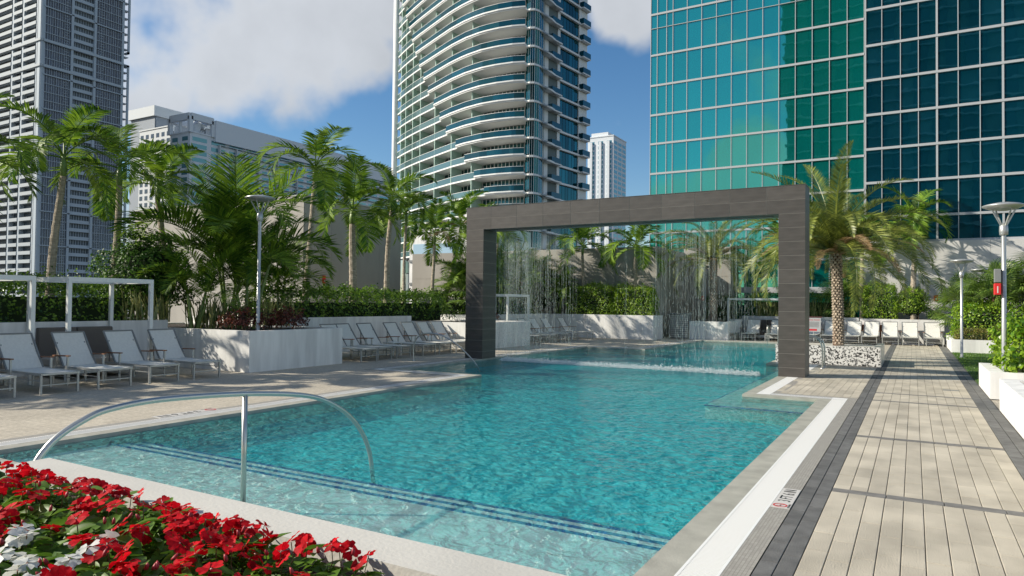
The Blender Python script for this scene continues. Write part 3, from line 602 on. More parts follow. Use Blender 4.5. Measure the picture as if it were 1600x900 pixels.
def along(px):
    px = min(max(px, kpx[0]), kpx[-1])
    for i in range(len(kpx)-1):
        if kpx[i] <= px <= kpx[i+1]: return keyw[i].lerp(keyw[i+1], (px-kpx[i])/(kpx[i+1]-kpx[i]))
def curve(a, b, nn): return [along(a+(b-a)*k/nn) for k in range(nn+1)]
outd = Vector(cworld(-.35, -1)).normalized(); backd = Vector((0.12, 1)).normalized()
def strip(m_, pts, off, h0, h1, th=.0):
    vs = []; 
    for p in pts: q = p+off; vs += [(q.x, q.y, h0), (q.x, q.y, h1)]
    m_.add(vs, [(2*i, 2*i+2, 2*i+3, 2*i+1) for i in range(len(pts)-1)]); return m_
def slab(m_, pts, offa, offb, h0, h1):
    vs = []
    for p in pts:
        a = p+offa; b = p+offb; vs += [(a.x,a.y,h0),(a.x,a.y,h1),(b.x,b.y,h1),(b.x,b.y,h0)]
    fs = []
    for i in range(len(pts)-1):
        for k in range(4): fs.append((4*i+k, 4*i+4+k, 4*i+4+(k+1)%4, 4*i+(k+1)%4))
    e = 4*(len(pts)-1); fs += [(0,1,2,3), (e+3,e+2,e+1,e)]; m_.add(vs, fs); return m_
inner = curve(617, 819, 40); BK = backd*3.0
slab_me = slab(M(), inner, Vector((0,0)), backd*9, 0, .28).mesh('balcony_slab', SLABW)
divs = [Vector((p.x, p.y)) for p in map(along, (622.5, 630, 641, 653, 676, 702, 734))]
div_me = M(); div_me.box(-.08, 0, 0, .08, 3.0, 2.92); div_me = div_me.mesh('divider_wall', DIV)
wins = curve(617, 819, 34)
bay = [Vector(cworld(*cpt(px, d_))) for px, d_ in ((819,120.4),(825,119.8),(832,119.7),(839,120.4),(845,122),(847.5,124))]
rs0, rs1 = Vector(cworld(*cpt(849, 124.5))), Vector(cworld(*cpt(914, 136))); rdir = (rs1-rs0).normalized(); rn = Vector((rdir.y, -rdir.x)); rl = (rs1-rs0).length
def rp(t_, o_=0): return rs0+rdir*(t_*rl)+rn*o_
cols = dict(win=[], )
wmesh = {}
bslab_me = slab(M(), bay, outd*.3, backd*4, 0, .34).mesh('bay_slab', SLABW)
rslab_me = slab(M(), [rp(0), rp(1)], rn*.35, -rn*6, 0, .36).mesh('side_slab', SLABW)
rb1 = slab(M(), [rp(.06), rp(.27)], Vector((0,0)), rn*1.15, 0, .22).mesh('side_balcony', SLABW)
rb2 = slab(M(), [rp(.80), rp(.99)], Vector((0,0)), rn*1.0, 0, .22).mesh('side_balcony', SLABW)
def rail3(a, b):
    m_ = M(); p = [rp(a), rp(a, .98), rp(b, .98), rp(b)]; return strip(m_, p, Vector((0,0)), .2, 1.25).mesh('side_rail', GRAIL)
rr1, rr2 = rail3(.06, .27), rail3(.80, .99)
starts = {}
ystart = [(12,640),(37,644),(59,650),(79,654),(101,660),(122,665),(142,672),(167,681),(192,690),(217,700),(235,712),(262,726),(290,742),(320,760)]
rail_in = {}
for k in range(-11, 9):
    z = 46.3+3.2*k
    link('balcony_slab', slab_me, ct, (0,0,z)); link('bay_slab', bslab_me, ct, (0,0,z)); link('side_slab', rslab_me, ct, (0,0,z))
    link('side_balcony', rb1, ct, (0,0,z)); link('side_balcony', rb2, ct, (0,0,z)); link('side_rail', rr1, ct, (0,0,z)); link('side_rail', rr2, ct, (0,0,z))
    for d_ in divs: link('divider_wall', div_me, ct, (d_.x, d_.y, z+.28), rz=-.12)
    # projecting outer balcony starts further left on the higher floors
    yy = 473-(z-1.8)*1084.87/130; st = float(np.interp(yy, [a for a, b in ystart], [b for a, b in ystart])) if yy > 12 else max(626, 640-(12-yy)*.2)
    o1 = outd*.75; pts = curve(st, 819, 16)
    m_ = slab(M(), pts, o1, Vector((0,0)), .0, .42); slab(m_, pts, o1+outd*.18, o1, .22, .46); m_.build('outer_slab', SLABW, ct, loc=(0,0,z))
    for q in range(8):
        seg = pts[q*2:q*2+3]; strip(M(), seg, o1+outd*.1, .45, 1.42).build('rail_glass', GRAIL, ct, loc=(0,0,z))
    hr = M(); slab(hr, pts, o1+outd*.14, o1+outd*.06, 1.42, 1.48).build('handrail', SLABW, ct, loc=(0,0,z))
    pin = curve(617, st, 8)
    for q in range(4): strip(M(), pin[q*2:q*2+3], outd*.02, .28, 1.3).build('clear_rail_glass', CRAIL, ct, loc=(0,0,z))
    slab(M(), pin, outd*.05, Vector((0,0)), 1.3, 1.36).build('handrail', SLABW, ct, loc=(0,0,z))
allw = M(); mw = M()
for k in range(-12, 9):
    z = 46.3+3.2*k
    for i in range(34):
        a, b = wins[i]+BK, wins[i+1]+BK
        dx = (b-a)*.04; o_j = backd*random.uniform(0, .12); a2, b2 = a+dx+o_j, b-dx+o_j
        allw.add([(a2.x,a2.y,z+.3),(b2.x,b2.y,z+.3),(b2.x,b2.y,z+2.95),(a2.x,a2.y,z+2.95)], [(0,1,2,3)])
        mw.bar((a.x, a.y, z+.28), (a.x, a.y, z+3.2), .08)
    for i in range(5):
        for h in (0, .5):
            a = bay[i].lerp(bay[i+1], h); b = bay[i].lerp(bay[i+1], h+.5); m_ = M().add([(a.x,a.y,.3),(b.x,b.y,.3),(b.x,b.y,3.18),(a.x,a.y,3.18)], [(0,1,2,3)])
            if (i, h) not in wmesh: wmesh[(i, h)] = m_.mesh('bay_window', BAYG)
            link('bay_window', wmesh[(i, h)], ct, (0,0,z)); mw.bar((b.x, b.y, z+.3), (b.x, b.y, z+3.2), .05)
    for i, (a_, b_) in enumerate(((.06,.16),(.16,.27),(.33,.41),(.41,.49),(.49,.56),(.56,.64),(.64,.71),(.71,.79))):
        p, q = rp(a_+.004, -.12), rp(b_-.004, -.12)
        if ('s', i) not in wmesh: wmesh[('s', i)] = M().add([(p.x,p.y,.3),(q.x,q.y,.3),(q.x,q.y,3.18),(p.x,p.y,3.18)], [(0,1,2,3)]).mesh('side_window', BAYG)
        link('side_window', wmesh[('s', i)], ct, (0,0,z))
allw.build('balcony_windows', WGL, ct, kind='stuff'); mw.build('window_frames', SLABW, ct, kind='stuff')
for a_, b_ in ((-.02,.06),(.27,.33),(.79,1.0)):
    P4 = [rp(a_, .05), rp(b_, .05), rp(b_, -3), rp(a_, -3)]; M().prism([(p.x, p.y) for p in P4], -22, 75.5).build('pilaster', SLABW, ct)
core = [p+BK+backd*.3 for p in inner]+[rp(1, -.5)]+[rp(1, -14)]+[inner[0]+backd*22]; M().prism([(p.x, p.y) for p in core], -22, 75).build('core', mat('tower_core', (.16,.2,.2), .8), ct)
cl = along(617)+Vector(cworld(-.6, .5)); M().tube([(cl.x, cl.y, -20), (cl.x, cl.y, 78)], .62, 12).build('corner_column', SLABW, ct, smooth=True)
M().prism([(p.x, p.y) for p in (inner[0], inner[20], inner[40], bay[2], rp(1), rp(1,-12), inner[0]+backd*20)], 75.1, 76).build('roof', SLABW, ct)
# lattice mast and white block at its foot are too small to split
# tower at the left edge
lt = thing('grid_tower', 'tall blue grey glass apartment tower with white balcony frames at the left edge', 'building', (0,0,0))
c0 = cworld((57-800)/1084.87*257, 257); LX, LY = c0; f_h = 3.2; NF = 44; zb0 = 1.8-6
def yat(px, X):      # world y where the plane x = X is seen at picture column px
    d = pdir(px, 400); return X*d.y/d.x
def xat(px, Y):
    d = pdir(px, 400); return Y*d.x/d.y
LYE = yat(185, LX); LFR = mat('tower_frame', (.42,.48,.53), .7); LGL = glass('tower_blue_glass', (.05,.07,.10), .35, .15, .3); LDK = mat('recess_dark', (.08,.10,.115), .7); LBW = mat('balcony_white', (.42,.46,.48), .7)
ys_ = [yat(p, LX) for p in (57, 62, 104, 107, 139, 143, 184)]
LXL = LX-60; M().box(LXL, LY+.8, -22, LX-.9, LYE, 145).build('core', LDK, lt)
for p in (57, 104.5, 140.5, 184): yy = yat(p, LX); M().box(LX-1, yy-.45, -22, LX+.35, yy+.45, 145).build('column', LFR, lt)
g1 = M(); g2 = M(); 
for k in range(NF):
    z = zb0+k*f_h; big = k % 4 == 0
    M().box(LX-.9, LY, z-.16, LX+(.35 if big else .05), LYE, z+(.22 if big else .04)).build('floor_band', LFR, lt)
    for a, b in ((ys_[1], ys_[2]), (ys_[5], ys_[6])):
        cnt_ = 11
        for i in range(cnt_):
            y0_, y1_ = a+(b-a)*i/cnt_, a+(b-a)*(i+1)/cnt_
            g1.add([(LX-.3, y0_+.12, z+.1), (LX-.3, y1_-.12, z+.1), (LX-.3, y1_-.12, z+3), (LX-.3, y0_+.12, z+3)], [(0,1,2,3)]); g2.box(LX-.4, y0_-.07, z, LX-.12, y0_+.07, z+3.2)
        ip = a+(b-a)*(.72 if a == ys_[1] else .12)
        for h in (1.1, 2.1): g2.box(LX-.3, ip, z+h, LX-.02, ip+(b-a)*.16, z+h+.12)
    a, b = ys_[3], ys_[4]
    M().box(LX-1.2, a, z-.2, LX-.2, b, z+1.15).build('balcony', LFR, lt)
    for i in range(8): g2.box(LX-1.1, a+(b-a)*i/8, z, LX-.88, a+(b-a)*i/8+.18, z+3.2)
g1.build('window_glass', LGL, lt, kind='stuff'); g2.build('window_mullions', LFR, lt, kind='stuff')
# sunlit left face with balconies
xs_ = [xat(p, LY) for p in (53, 31, 15, -30, -60)]
for x in xs_: M().box(x-.5, LY-.9, -22, x+.5, LY+.8, 145).build('column', LFR, lt)
M().box(LX-2.2, LY-.9, -22, LX, LY+.8, 145).build('column', LFR, lt)
for k in range(NF):
    z = zb0+k*f_h
    for a, b in zip(xs_, xs_[1:]):
        M().box(b+.6, LY-.5, z-.2, a-.6, LY+.7, z+.05).build('balcony_slab', LFR, lt); M().box(b+.9, LY-1.1, z-.2, a-.7, LY-.8, z+1.1).build('balcony', LBW, lt)
zz = zat(57, 62, 257)
for dz in (0, -9.6): M().box(LXL, LY-1.3, zz+dz-.5, LX+.8, LY-.2, zz+dz+.5).build('belt', LBW, lt); M().box(LX-.3, LY, zz+dz-.5, LX+.8, LYE, zz+dz+.5).build('belt', LFR, lt)
# thin white balcony frame at the far corner
for z0_, z1_ in ((zat(190,104,300), 150), (-20, zat(190,121,300))):
    fx = xat(193.5, LYE+2); M().box(fx-.35, LYE+1.6, z0_, fx+.35, LYE+2.3, z1_).build('side_frame', LFR, lt); M().box(LX-2, LYE+1.6, z1_-.8, fx+.35, LYE+2.3, z1_).build('side_frame', LFR, lt) if z1_ < 140 else M().box(LX-2, LYE+1.6, z0_, fx+.35, LYE+2.3, z0_+.8).build('side_frame', LFR, lt)
for k in range(NF):
    z = zb0+k*f_h; M().box(LX-2, LYE+.2, z-.2, fx, LYE+2, z+.1).build('corner_balcony', LFR, lt)
# grey building with the slanted roof, white framed building, distant tower
def blocky(name, label, pxc, dep, pxl, pxr, pyt, mw_, mg_, fl_h, bay_l, bay_r, nfl, ztrim=1.2):
    r_ = thing(name, label, 'building', (0,0,0)); X, Y = cworld((pxc-800)/1084.87*dep, dep); XL = xat(pxl, Y); YE = yat(pxr, X); zt = zat(pxc, pyt, dep)
    M().box(XL, Y, -22, X, YE, zt).build('wall', mw_, r_); M().box(XL-.3, Y-.3, zt, X+.3, YE+.3, zt+.6).build('roof', mw_, r_)
    g_ = M().box(-1,-1,-1,1,1,1); me = {}
    nl = max(1, int((X-XL)/bay_l)); nr = max(1, int((YE-Y)/bay_r)); g = M()
    for k in range(nfl):
        z = zt-ztrim-(k+1)*fl_h
        for i in range(nl):
            a = XL+(X-XL)*(i+.22)/nl; b = XL+(X-XL)*(i+.78)/nl; g.box(a, Y-.06, z+.2*fl_h, b, Y+.3, z+.82*fl_h)
        for i in range(nr):
            a = Y+(YE-Y)*(i+.12)/nr; b = Y+(YE-Y)*(i+.88)/nr; g.box(X-.3, a, z+.2*fl_h, X+.06, b, z+.8*fl_h)
    g.build('windows', mg_, r_, kind='stuff'); return r_, X, Y, XL, YE, zt
BW = mat('far_white_wall', (.66,.70,.73), .8); BG = mat('far_grey_wall', (.32,.36,.41), .8); GD = glass('far_dark_glass', (.06,.08,.10), .5, .2, .0); GT = glass('far_teal_glass', (.12,.30,.34), .5, .2, 0)
g_, X, Y, XL, YE, zt = blocky('louvred_office', 'grey office block with slanted pale roof left of the curved tower', 236, 340, 200, 612, 181, BG, GD, 3.4, 60, 60, 0)
M().prism([(XL-1, Y-1), (X+1, Y-1), (X+1, YE), (XL-1, YE)], zt, zt+5.).build('roof_band', BW, g_)
lo = M()
for k in range(26): a = Y+(YE-Y)*k/26; lo.box(X, a, zt-14, X+.3, a+.35, zt)
lo.build('louvres', GD, g_, kind='stuff')
g_ = blocky('office_block', 'white office block with square windows in front of the louvred office', 262, 325, 214, 268, 197, BW, GD, 3.3, 3.6, 6, 22, 1.5)
g_, X, Y, XL, YE, zt = blocky('white_apartments', 'white apartment block with open rooftop frame and teal balconies', 292, 300, 262, 606, 206, BW, GT, 3.0, 5, 9, 26, 1.)
def frame_box(x0, y0, z0, x1, y1, z1, w):
    m_ = M()
    for x in (x0, x1):
        for y in (y0, y1): m_.bar((x,y,z0), (x,y,z1), w)
    for y in (y0, y1): m_.bar((x0,y,z1), (x1,y,z1), w, w*1.8)
    for x in (x0, x1): m_.bar((x,y0,z1), (x,y1,z1), w, w*1.8)
    m_.bar(((x0+x1)/2,y0,z0), ((x0+x1)/2,y0,z1), w*.6); return m_
frame_box(XL, Y, zt, X, yat(328, X), zat(292,181,300), 1.6).build('rooftop_frame', BW, g_)
dr = M()
for k in range(2): dr.tube([(X-4-k*3, yat(306+k*9, X), zt-1), (X-4-k*3, yat(314+k*9, X), zt+5.2), (X-4-k*3, yat(320+k*8, X), zt+4)], 1.9, 10)
dr.build('rooftop_duct', BW, g_, smooth=True)
M().box(XL+1, Y+1, zt+6, X-.4, YE, zt+6.3).build('trellis', BG, g_) if False else None
bal = M()
for k in range(24):
    z = zt-3-k*3.0
    bal.box(X, yat(338, X), z-.15, X+1.3, YE, z+.12)
    for p_ in (338, 365, 400, 430, 460, 500): yy = yat(p_, X); bal.box(X, yy-.3, z-3, X+1.35, yy+.3, z)
bal.build('balconies', mat('shade_white', (.5,.54,.56), .8), g_, kind='stuff')
M().box(X-.2, yat(330, X), zt-2, X+1.6, YE+2, zt+7.5).build('parapet_band', BW, g_)
g_ = blocky('white_tower', 'slim white apartment tower beyond the portal between the curved and teal towers', 957, 420, 917, 977, 212, BW, GT, 3.0, 4.6, 7, 34, 2.)
r2_, X, Y, XL, YE, zt = g_
for a_ in (.15, .5, .82): xx = XL+(X-XL)*a_; M().box(xx-.8, Y-1.2, -20, xx+.8, Y-.07, zt-3).build('bay', BW, r2_)
M().box(XL+2, Y+1, zt, X-4, YE-1, zt+3).build('penthouse', BW, r2_)
# ------------------------------------------------------------------ vegetation
def leafcloud(P, Nn, size, name, mt, asp=.55, fold=.25, seed=0, curl=.25):
    """one folded leaf (4 tris) at each point"""
    r = np.random.default_rng(seed); n_ = len(P); P = np.asarray(P, float); Nn = np.asarray(Nn, float)
    Nn /= np.linalg.norm(Nn, axis=1)[:, None]+1e-9; a = r.normal(size=(n_,3)); D = a-(a*Nn).sum(1)[:,None]*Nn; D /= np.linalg.norm(D, axis=1)[:,None]+1e-9
    Sd = np.cross(Nn, D); s = (size*r.uniform(.6, 1.25, n_))[:,None]; Wd = s*asp/2
    v = np.stack([P, P+D*s*.55+Sd*Wd+Nn*s*fold*.5, P+D*s-Nn*s*curl*.5, P+D*s*.55-Sd*Wd+Nn*s*fold*.5, P+D*s*.5], 1).reshape(-1, 3)
    f = np.array([(0,1,4),(1,2,4),(2,3,4),(3,0,4)]); F = (np.arange(n_)[:,None,None]*5+f[None]).reshape(-1)
    me = bpy.data.meshes.new(name); me.vertices.add(len(v)); me.vertices.foreach_set('co', v.ravel()); me.loops.add(len(F)); me.loops.foreach_set('vertex_index', F.astype(np.int32))
    np_ = len(F)//3; me.polygons.add(np_); me.polygons.foreach_set('loop_start', np.arange(np_, dtype=np.int32)*3); me.polygons.foreach_set('loop_total', np.full(np_, 3, np.int32)); me.materials.append(mt); me.update(calc_edges=True); me.validate(); return me
def lumpy(p, sc=1.6, amp=.22, o=0): return noise.noise(Vector((p[0]*sc+o, p[1]*sc, p[2]*sc)))*amp
def shell_points(x0, y0, z0, x1, y1, z1, dens_, rnd_=.35, amp=.25, seed=0, ball=False):
    r = random.Random(seed); P = []; Nn = []; c = Vector(((x0+x1)/2, (y0+y1)/2, (z0+z1)/2)); h = Vector(((x1-x0)/2, (y1-y0)/2, (z1-z0)/2))
    A = [h.y*h.z, h.y*h.z, h.x*h.z, h.x*h.z, h.x*h.y]; tot = int(sum(A)*4*dens_)
    for _ in range(tot):
        if ball:
            d = Vector((r.gauss(0,1), r.gauss(0,1), r.gauss(0,1))).normalized()
            if d.z < -.5: continue
            p = Vector((d.x*h.x, d.y*h.y, d.z*h.z)); nn_ = d
        else:
            k = r.choices(range(5), A)[0]; u_, v_ = r.uniform(-1,1), r.uniform(-1,1); e = .86
            p = [Vector((1,u_,v_)), Vector((-1,u_,v_)), Vector((u_,1,v_)), Vector((u_,-1,v_)), Vector((u_,v_,1))][k]; nn_ = [Vector((1,0,0)), Vector((-1,0,0)), Vector((0,1,0)), Vector((0,-1,0)), Vector((0,0,1))][k]
            m_ = p.copy(); 
            if m_.z > 0:      # rounded shoulders
                L_ = (abs(p.x)**6+abs(p.y)**6+abs(p.z)**6)**(1/6); p = p/L_
            p = Vector((p.x*h.x, p.y*h.y, p.z*h.z))
        q = c+p; off = lumpy(q, 1.5, amp, seed)+lumpy(q, 4.5, amp*.5, seed); dep = abs(r.gauss(0, .10))
        q = q+nn_*(off-dep)
        P.append(q); Nn.append(nn_+Vector((r.gauss(0,.55), r.gauss(0,.55), r.gauss(0,.55)+.45)))
    return P, Nn
def shrub(name, label, cat, box_, leaf, dens_, mt, seed, amp=.22, ball=False, group=None, asp=.6, core=True, sprigs=60):
    x0,y0,z0,x1,y1,z1 = box_; c = ((x0+x1)/2, (y0+y1)/2, z0); b = (x0-c[0], y0-c[1], 0, x1-c[0], y1-c[1], z1-z0)
    t_ = thing(name, label, cat, c, group=group); P, Nn = shell_points(*b, dens_, amp=amp, seed=seed, ball=ball)
    r = random.Random(seed)
    for _ in range(sprigs):      # loose shoots standing out of the top
        x, y = r.uniform(b[0]+.1, b[3]-.1), r.uniform(b[1]+.1, b[4]-.1)
        zt_ = b[5]*(.9 if ball else 1.)+lumpy((x,y,b[5]),1.5,amp,seed)
        if ball: zt_ = b[5]*.5+b[5]*.5*math.sqrt(max(0, 1-(x/(b[3]))**2-(y/(b[4]))**2))
        hh = r.uniform(.05,.22)
        for k in range(5): P.append(Vector((x+r.gauss(0,.03), y+r.gauss(0,.03), zt_-.05+hh*k/4))); Nn.append(Vector((r.gauss(0,1), r.gauss(0,1), .8)))
    link('foliage', leafcloud(P, Nn, leaf, 'foliage', mt, asp=asp, seed=seed), t_, kind='stuff')
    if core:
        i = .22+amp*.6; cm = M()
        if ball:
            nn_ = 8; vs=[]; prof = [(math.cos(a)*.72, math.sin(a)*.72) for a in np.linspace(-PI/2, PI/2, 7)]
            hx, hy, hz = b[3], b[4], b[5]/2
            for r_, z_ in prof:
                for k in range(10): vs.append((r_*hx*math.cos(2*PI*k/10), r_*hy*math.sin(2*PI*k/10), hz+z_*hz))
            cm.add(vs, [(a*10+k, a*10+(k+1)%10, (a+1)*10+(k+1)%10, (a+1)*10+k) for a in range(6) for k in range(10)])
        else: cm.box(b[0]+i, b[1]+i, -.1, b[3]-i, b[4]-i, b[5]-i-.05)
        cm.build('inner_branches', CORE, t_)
    for k in range(4):
        x, y = r.uniform(b[0]*.5, b[3]*.5), r.uniform(b[1]*.5, b[4]*.5)
        M().tube([(x,y,-.15),(x*1.1,y*1.1,b[5]*.35),(x*1.3+.05,y*1.3,b[5]*.7)], [.025,.018,.008], 5).build('stem', TWIG, t_)
    return t_
# --- palm fronds
def frond_mesh(Lf, pitch0, droop, nl, ll, mt, lw=.035, vee=.55, hang=.35, start=.16, seed=0, mtr=None, rr=.022, dense=1.):
    r = random.Random(seed); m_ = M(); pts = []; p = Vector((0,0,0)); a = pitch0; NS = 14
    for k in range(NS+1):
        pts.append(p.copy()); p = p+Vector((math.cos(a), 0, math.sin(a)))*(Lf/NS); a -= droop/NS*(.5+1.3*k/NS)
    m_.tube(pts, [rr*(1-.85*k/NS) for k in range(NS+1)], 4)
    def at(t_):
        f_ = t_*NS; i = min(int(f_), NS-1); return pts[i].lerp(pts[i+1], f_-i), (pts[i+1]-pts[i]).normalized()
    for k in range(nl):
        t_ = start+(1-start)*(k+.5)/nl; q, T = at(t_); side = Vector((0,1,0)); up_ = side.cross(T)*-1
        if up_.z < 0: up_ = -up_
        env = math.sin(PI*min(1, (t_-start)/(1-start)*.86+.13))**.55; fwd = .35+.9*((t_-start)/(1-start))**1.3
        for sg in (-1, 1):
            l_ = ll*env*r.uniform(.82, 1.1); d = (T*fwd+side*sg*1.+up_*vee*r.uniform(.4, 1.3)).normalized(); base = q
            mid = base+d*l_*.5; d2 = (d+Vector((0,0,-hang*r.uniform(.7,1.3)))).normalized(); tip = mid+d2*l_*.5
            wv = T*lw*.5; up2 = Vector((0,0,lw*.3))
            m_.add([base-wv*.3, base+wv*.3, mid+wv, mid-wv, tip, mid+up2*0-Vector((0,0,lw*.25))], [(0,1,2,5),(0,5,3),(5,2,4),(3,5,4)])
    me = m_.mesh('frond', mt); return me
FR = {}
def frondset(kind):
    if kind in FR: return FR[kind]
    s = []
    if kind == 'royal':
        for i, (p0, dr) in enumerate(((1.35,.9),(1.15,1.5),(.85,1.9),(.55,2.0),(.2,1.9),(-.15,1.5))):
            for j in range(2): s.append((p0, frond_mesh(2.1, p0, dr+.25+.3*j, 40, .62, FROND, .066, .35, .28, start=.2, seed=i*7+j)))
    elif kind == 'areca':
        for i, (p0, dr) in enumerate(((1.4,.8),(1.2,1.4),(.95,1.8),(.7,2.0))):
            for j in range(2): s.append((p0, frond_mesh(2.5, p0, dr+.3*j, 44, .62, FROND, .05, .55, .2, start=.22, seed=50+i*7+j, rr=.018)))
    elif kind == 'date':
        for i, (p0, dr) in enumerate(((1.4,.6),(1.2,1.0),(.95,1.35),(.65,1.5),(.35,1.45),(.05,1.3))):
            for j in range(2): s.append((p0, frond_mesh(3.45, p0, dr+.45+.3*j, 96, .38, FRONDD, .030, .5, .05, start=.07, seed=90+i*7+j, rr=.024)))
    elif kind == 'dry':
        for j in range(3): s.append((0, frond_mesh(2.7, .8-.25*j, 1.35, 70, .34, DEAD, .03, .3, .3, start=.07, seed=140+j, rr=.022)))
    FR[kind] = s; return s
def palm(name, label, x, y, zb, zh, n_fr, kind='royal', sc=1., lean=(0,0), r0=.095, group=None, seed=0, skirt=0):
    r = random.Random(seed*13+5); t_ = thing(name, label, 'palm tree', (x, y, zb), group=group); H_ = zh-zb; lx, ly = lean
    nseg = 26; pts = []; rs = []
    for k in range(nseg+1):
        f_ = k/nseg; bend = f_**1.6; pts.append((lx*bend+.03*math.sin(f_*5+seed), ly*bend+.03*math.cos(f_*4+seed), H_*f_)); rs.append(r0*(1.25-.45*f_ if kind != 'date' else 1.)*(1+(.06 if k % 2 else -.04)))
    top = Vector(pts[-1])
    if kind == 'date':
        M().tube(pts, r0*.86, 12).build('trunk', BOOTC, t_)
        bm_ = M(); rows = int(H_/.085)
        for i in range(rows):
            z = .05+i*.085; f_ = z/H_; cx_, cy_ = lx*f_**1.6, ly*f_**1.6
            for j in range(9):
                a = 2*PI*(j+.5*(i % 2))/9+i*.05; rr_ = r0*(1.02+(.10 if f_ > .8 else 0)); w_ = r0*.33; ca, sa = math.cos(a), math.sin(a)
                b0 = Vector((cx_+ca*rr_*.8, cy_+sa*rr_*.8, z)); tv = Vector((-sa, ca, 0)); ov = Vector((ca, sa, 0))
                bm_.add([b0-tv*w_, b0+tv*w_, b0+tv*w_*.6+ov*r0*.34+Vector((0,0,.06)), b0-tv*w_*.6+ov*r0*.34+Vector((0,0,.06)), b0-tv*w_*.5+ov*r0*.10+Vector((0,0,.10)), b0+tv*w_*.5+ov*r0*.10+Vector((0,0,.10))], [(0,1,2,3),(3,2,5,4),(0,3,4),(1,5,2)])
        bm_.build('leaf_boots', BOOT, t_, kind='stuff')
    else:
        M().tube(pts, rs, 10).build('trunk', BARK, t_, smooth=False)
        M().tube([top-Vector((0,0,.02)), top+Vector((0,0,.25)), top+Vector((0,0,.6))], [rs[-1]*.95, rs[-1]*1.15, rs[-1]*.6], 10).build('crownshaft', BARKG, t_, smooth=True); top = top+Vector((0,0,.52))
    fs = frondset(kind); ga = 2.39996; a0 = r.random()*6
    for k in range(n_fr):
        f_ = k/max(1, n_fr-1); want = 1.4-1.55*f_**1.1 if kind != 'date' else 1.42-1.3*f_
        if kind == 'areca': want = 1.4-.75*f_
        c_ = sorted(fs, key=lambda q: abs(q[0]-want+r.gauss(0, .12)))[0]
        o = link('frond', c_[1], t_, top+Vector((0,0,-.04*k/n_fr))); o.rotation_euler = (r.gauss(0,.12), r.gauss(0,.06), a0+k*ga+r.gauss(0,.15)); s_ = sc*r.uniform(.86, 1.1); o.scale = (s_, s_, s_)
    for k in range(skirt):
        c_ = r.choice(frondset('dry')); o = link('dry_frond', c_[1], t_, top+Vector((0,0,-.12))); o.rotation_euler = (r.gauss(0,.1), 0, a0+k*ga*1.1); s_ = sc*r.uniform(.8,1.1); o.scale = (s_,)*3
    return t_
G1 = 'palms rising above the planters'
palm('palm_tree', 'palm whose fronds reach in from the left edge of the photo', -18.6, 7.0, 1.1, 4.2, 12, sc=1.15, seed=1, group=G1)
palm('palm_tree', 'tall palm with leaning pale trunk before the grid tower', -19.7, 9.75, 1.1, 5.05, 9, sc=1.05, lean=(.05,.18), seed=2, group=G1)
palm('palm_tree', 'straight palm right of the leaning one, at the corner of the grid tower', -19.5, 11.35, 1.1, 5.0, 9, sc=1.05, seed=3, group=G1)
palm('palm_tree', 'palm above the dark round tree in front of the white apartments', -20, 13.2, 1.1, 4.8, 9, sc=.9, lean=(-.2,-.2), seed=4, group=G1)
palm('palm_tree', 'slender palm with tall crown above the shaded corner of the concrete building', -19.2, 18.1, 1.1, 6.2, 10, sc=1.15, lean=(.1,.35), r0=.10, seed=5, group=G1)
palm('palm_tree', 'stout ringed palm in front of the shaded concrete face', -19.5, 20.9, 1.1, 4.9, 11, sc=1.15, r0=.15, seed=6, group=G1)
palm('palm_tree', 'tall palm with reddish trunk at the edge of the shaded concrete face', -19.4, 22.8, 1.1, 5.7, 10, sc=1.15, lean=(.05,.3), r0=.11, seed=7, group=G1)
palm('palm_tree', 'thin palm before the white annex', -19.5, 24.2, 1.1, 5.2, 10, sc=.85, r0=.07, seed=8, group=G1)
palm('palm_tree', 'short palm with drooping dry tips left of the portal', -19.5, 26.3, 1.1, 4.5, 11, sc=.95, r0=.08, seed=9, group=G1, skirt=2)
palm('palm_tree', 'leaning palm partly hidden by the left pillar of the portal', -20.0, 28.0, 1.1, 5.2, 13, sc=1.1, lean=(.3,.8), r0=.09, seed=10, group=G1, skirt=2)
palm('palm_tree', 'palm seen just inside the left pillar behind the water', -20, 32.9, 1.1, 5.6, 11, sc=1.1, r0=.09, seed=11, group=G1)
palm('palm_tree', 'palm before the sunlit concrete wall left of centre under the beam', -15.8, 35.1, 1.1, 4.5, 12, sc=1.15, r0=.09, seed=12, group=G1)
palm('palm_tree', 'palm before the right end of the sunlit concrete wall', -12.75, 35.1, 1.1, 4.3, 12, sc=1.15, r0=.09, seed=13, group=G1)
palm('palm_tree', 'thin trunked palm beside the right pillar, in front of the teal glass', -6.3, 40.4, 1.1, 4.6, 10, sc=1.0, r0=.09, seed=14, group=G1)
palm('palm_tree', 'thin palm just right of the date palm trunk', -2.35, 40.5, 1.0, 4.6, 11, sc=1.0, r0=.10, seed=15, group=G1)
palm('palm_tree', 'pale trunked palm in front of the pale grey podium wall', 0.0, 40.5, 1.0, 5.6, 13, sc=1.1, r0=.12, seed=16, group=G1)
palm('date_palm', 'big date palm with pineapple patterned trunk right of the portal', -2.12, 24.9, .5, 3.55, 60, 'date', 1.08, lean=(-.1,0), r0=.165, seed=17, skirt=10)
palm('date_palm', 'date palm behind the water curtain near the right pillar', -9.3, 37.6, .8, 4.2, 44, 'date', 1.05, r0=.19, seed=18, skirt=7)
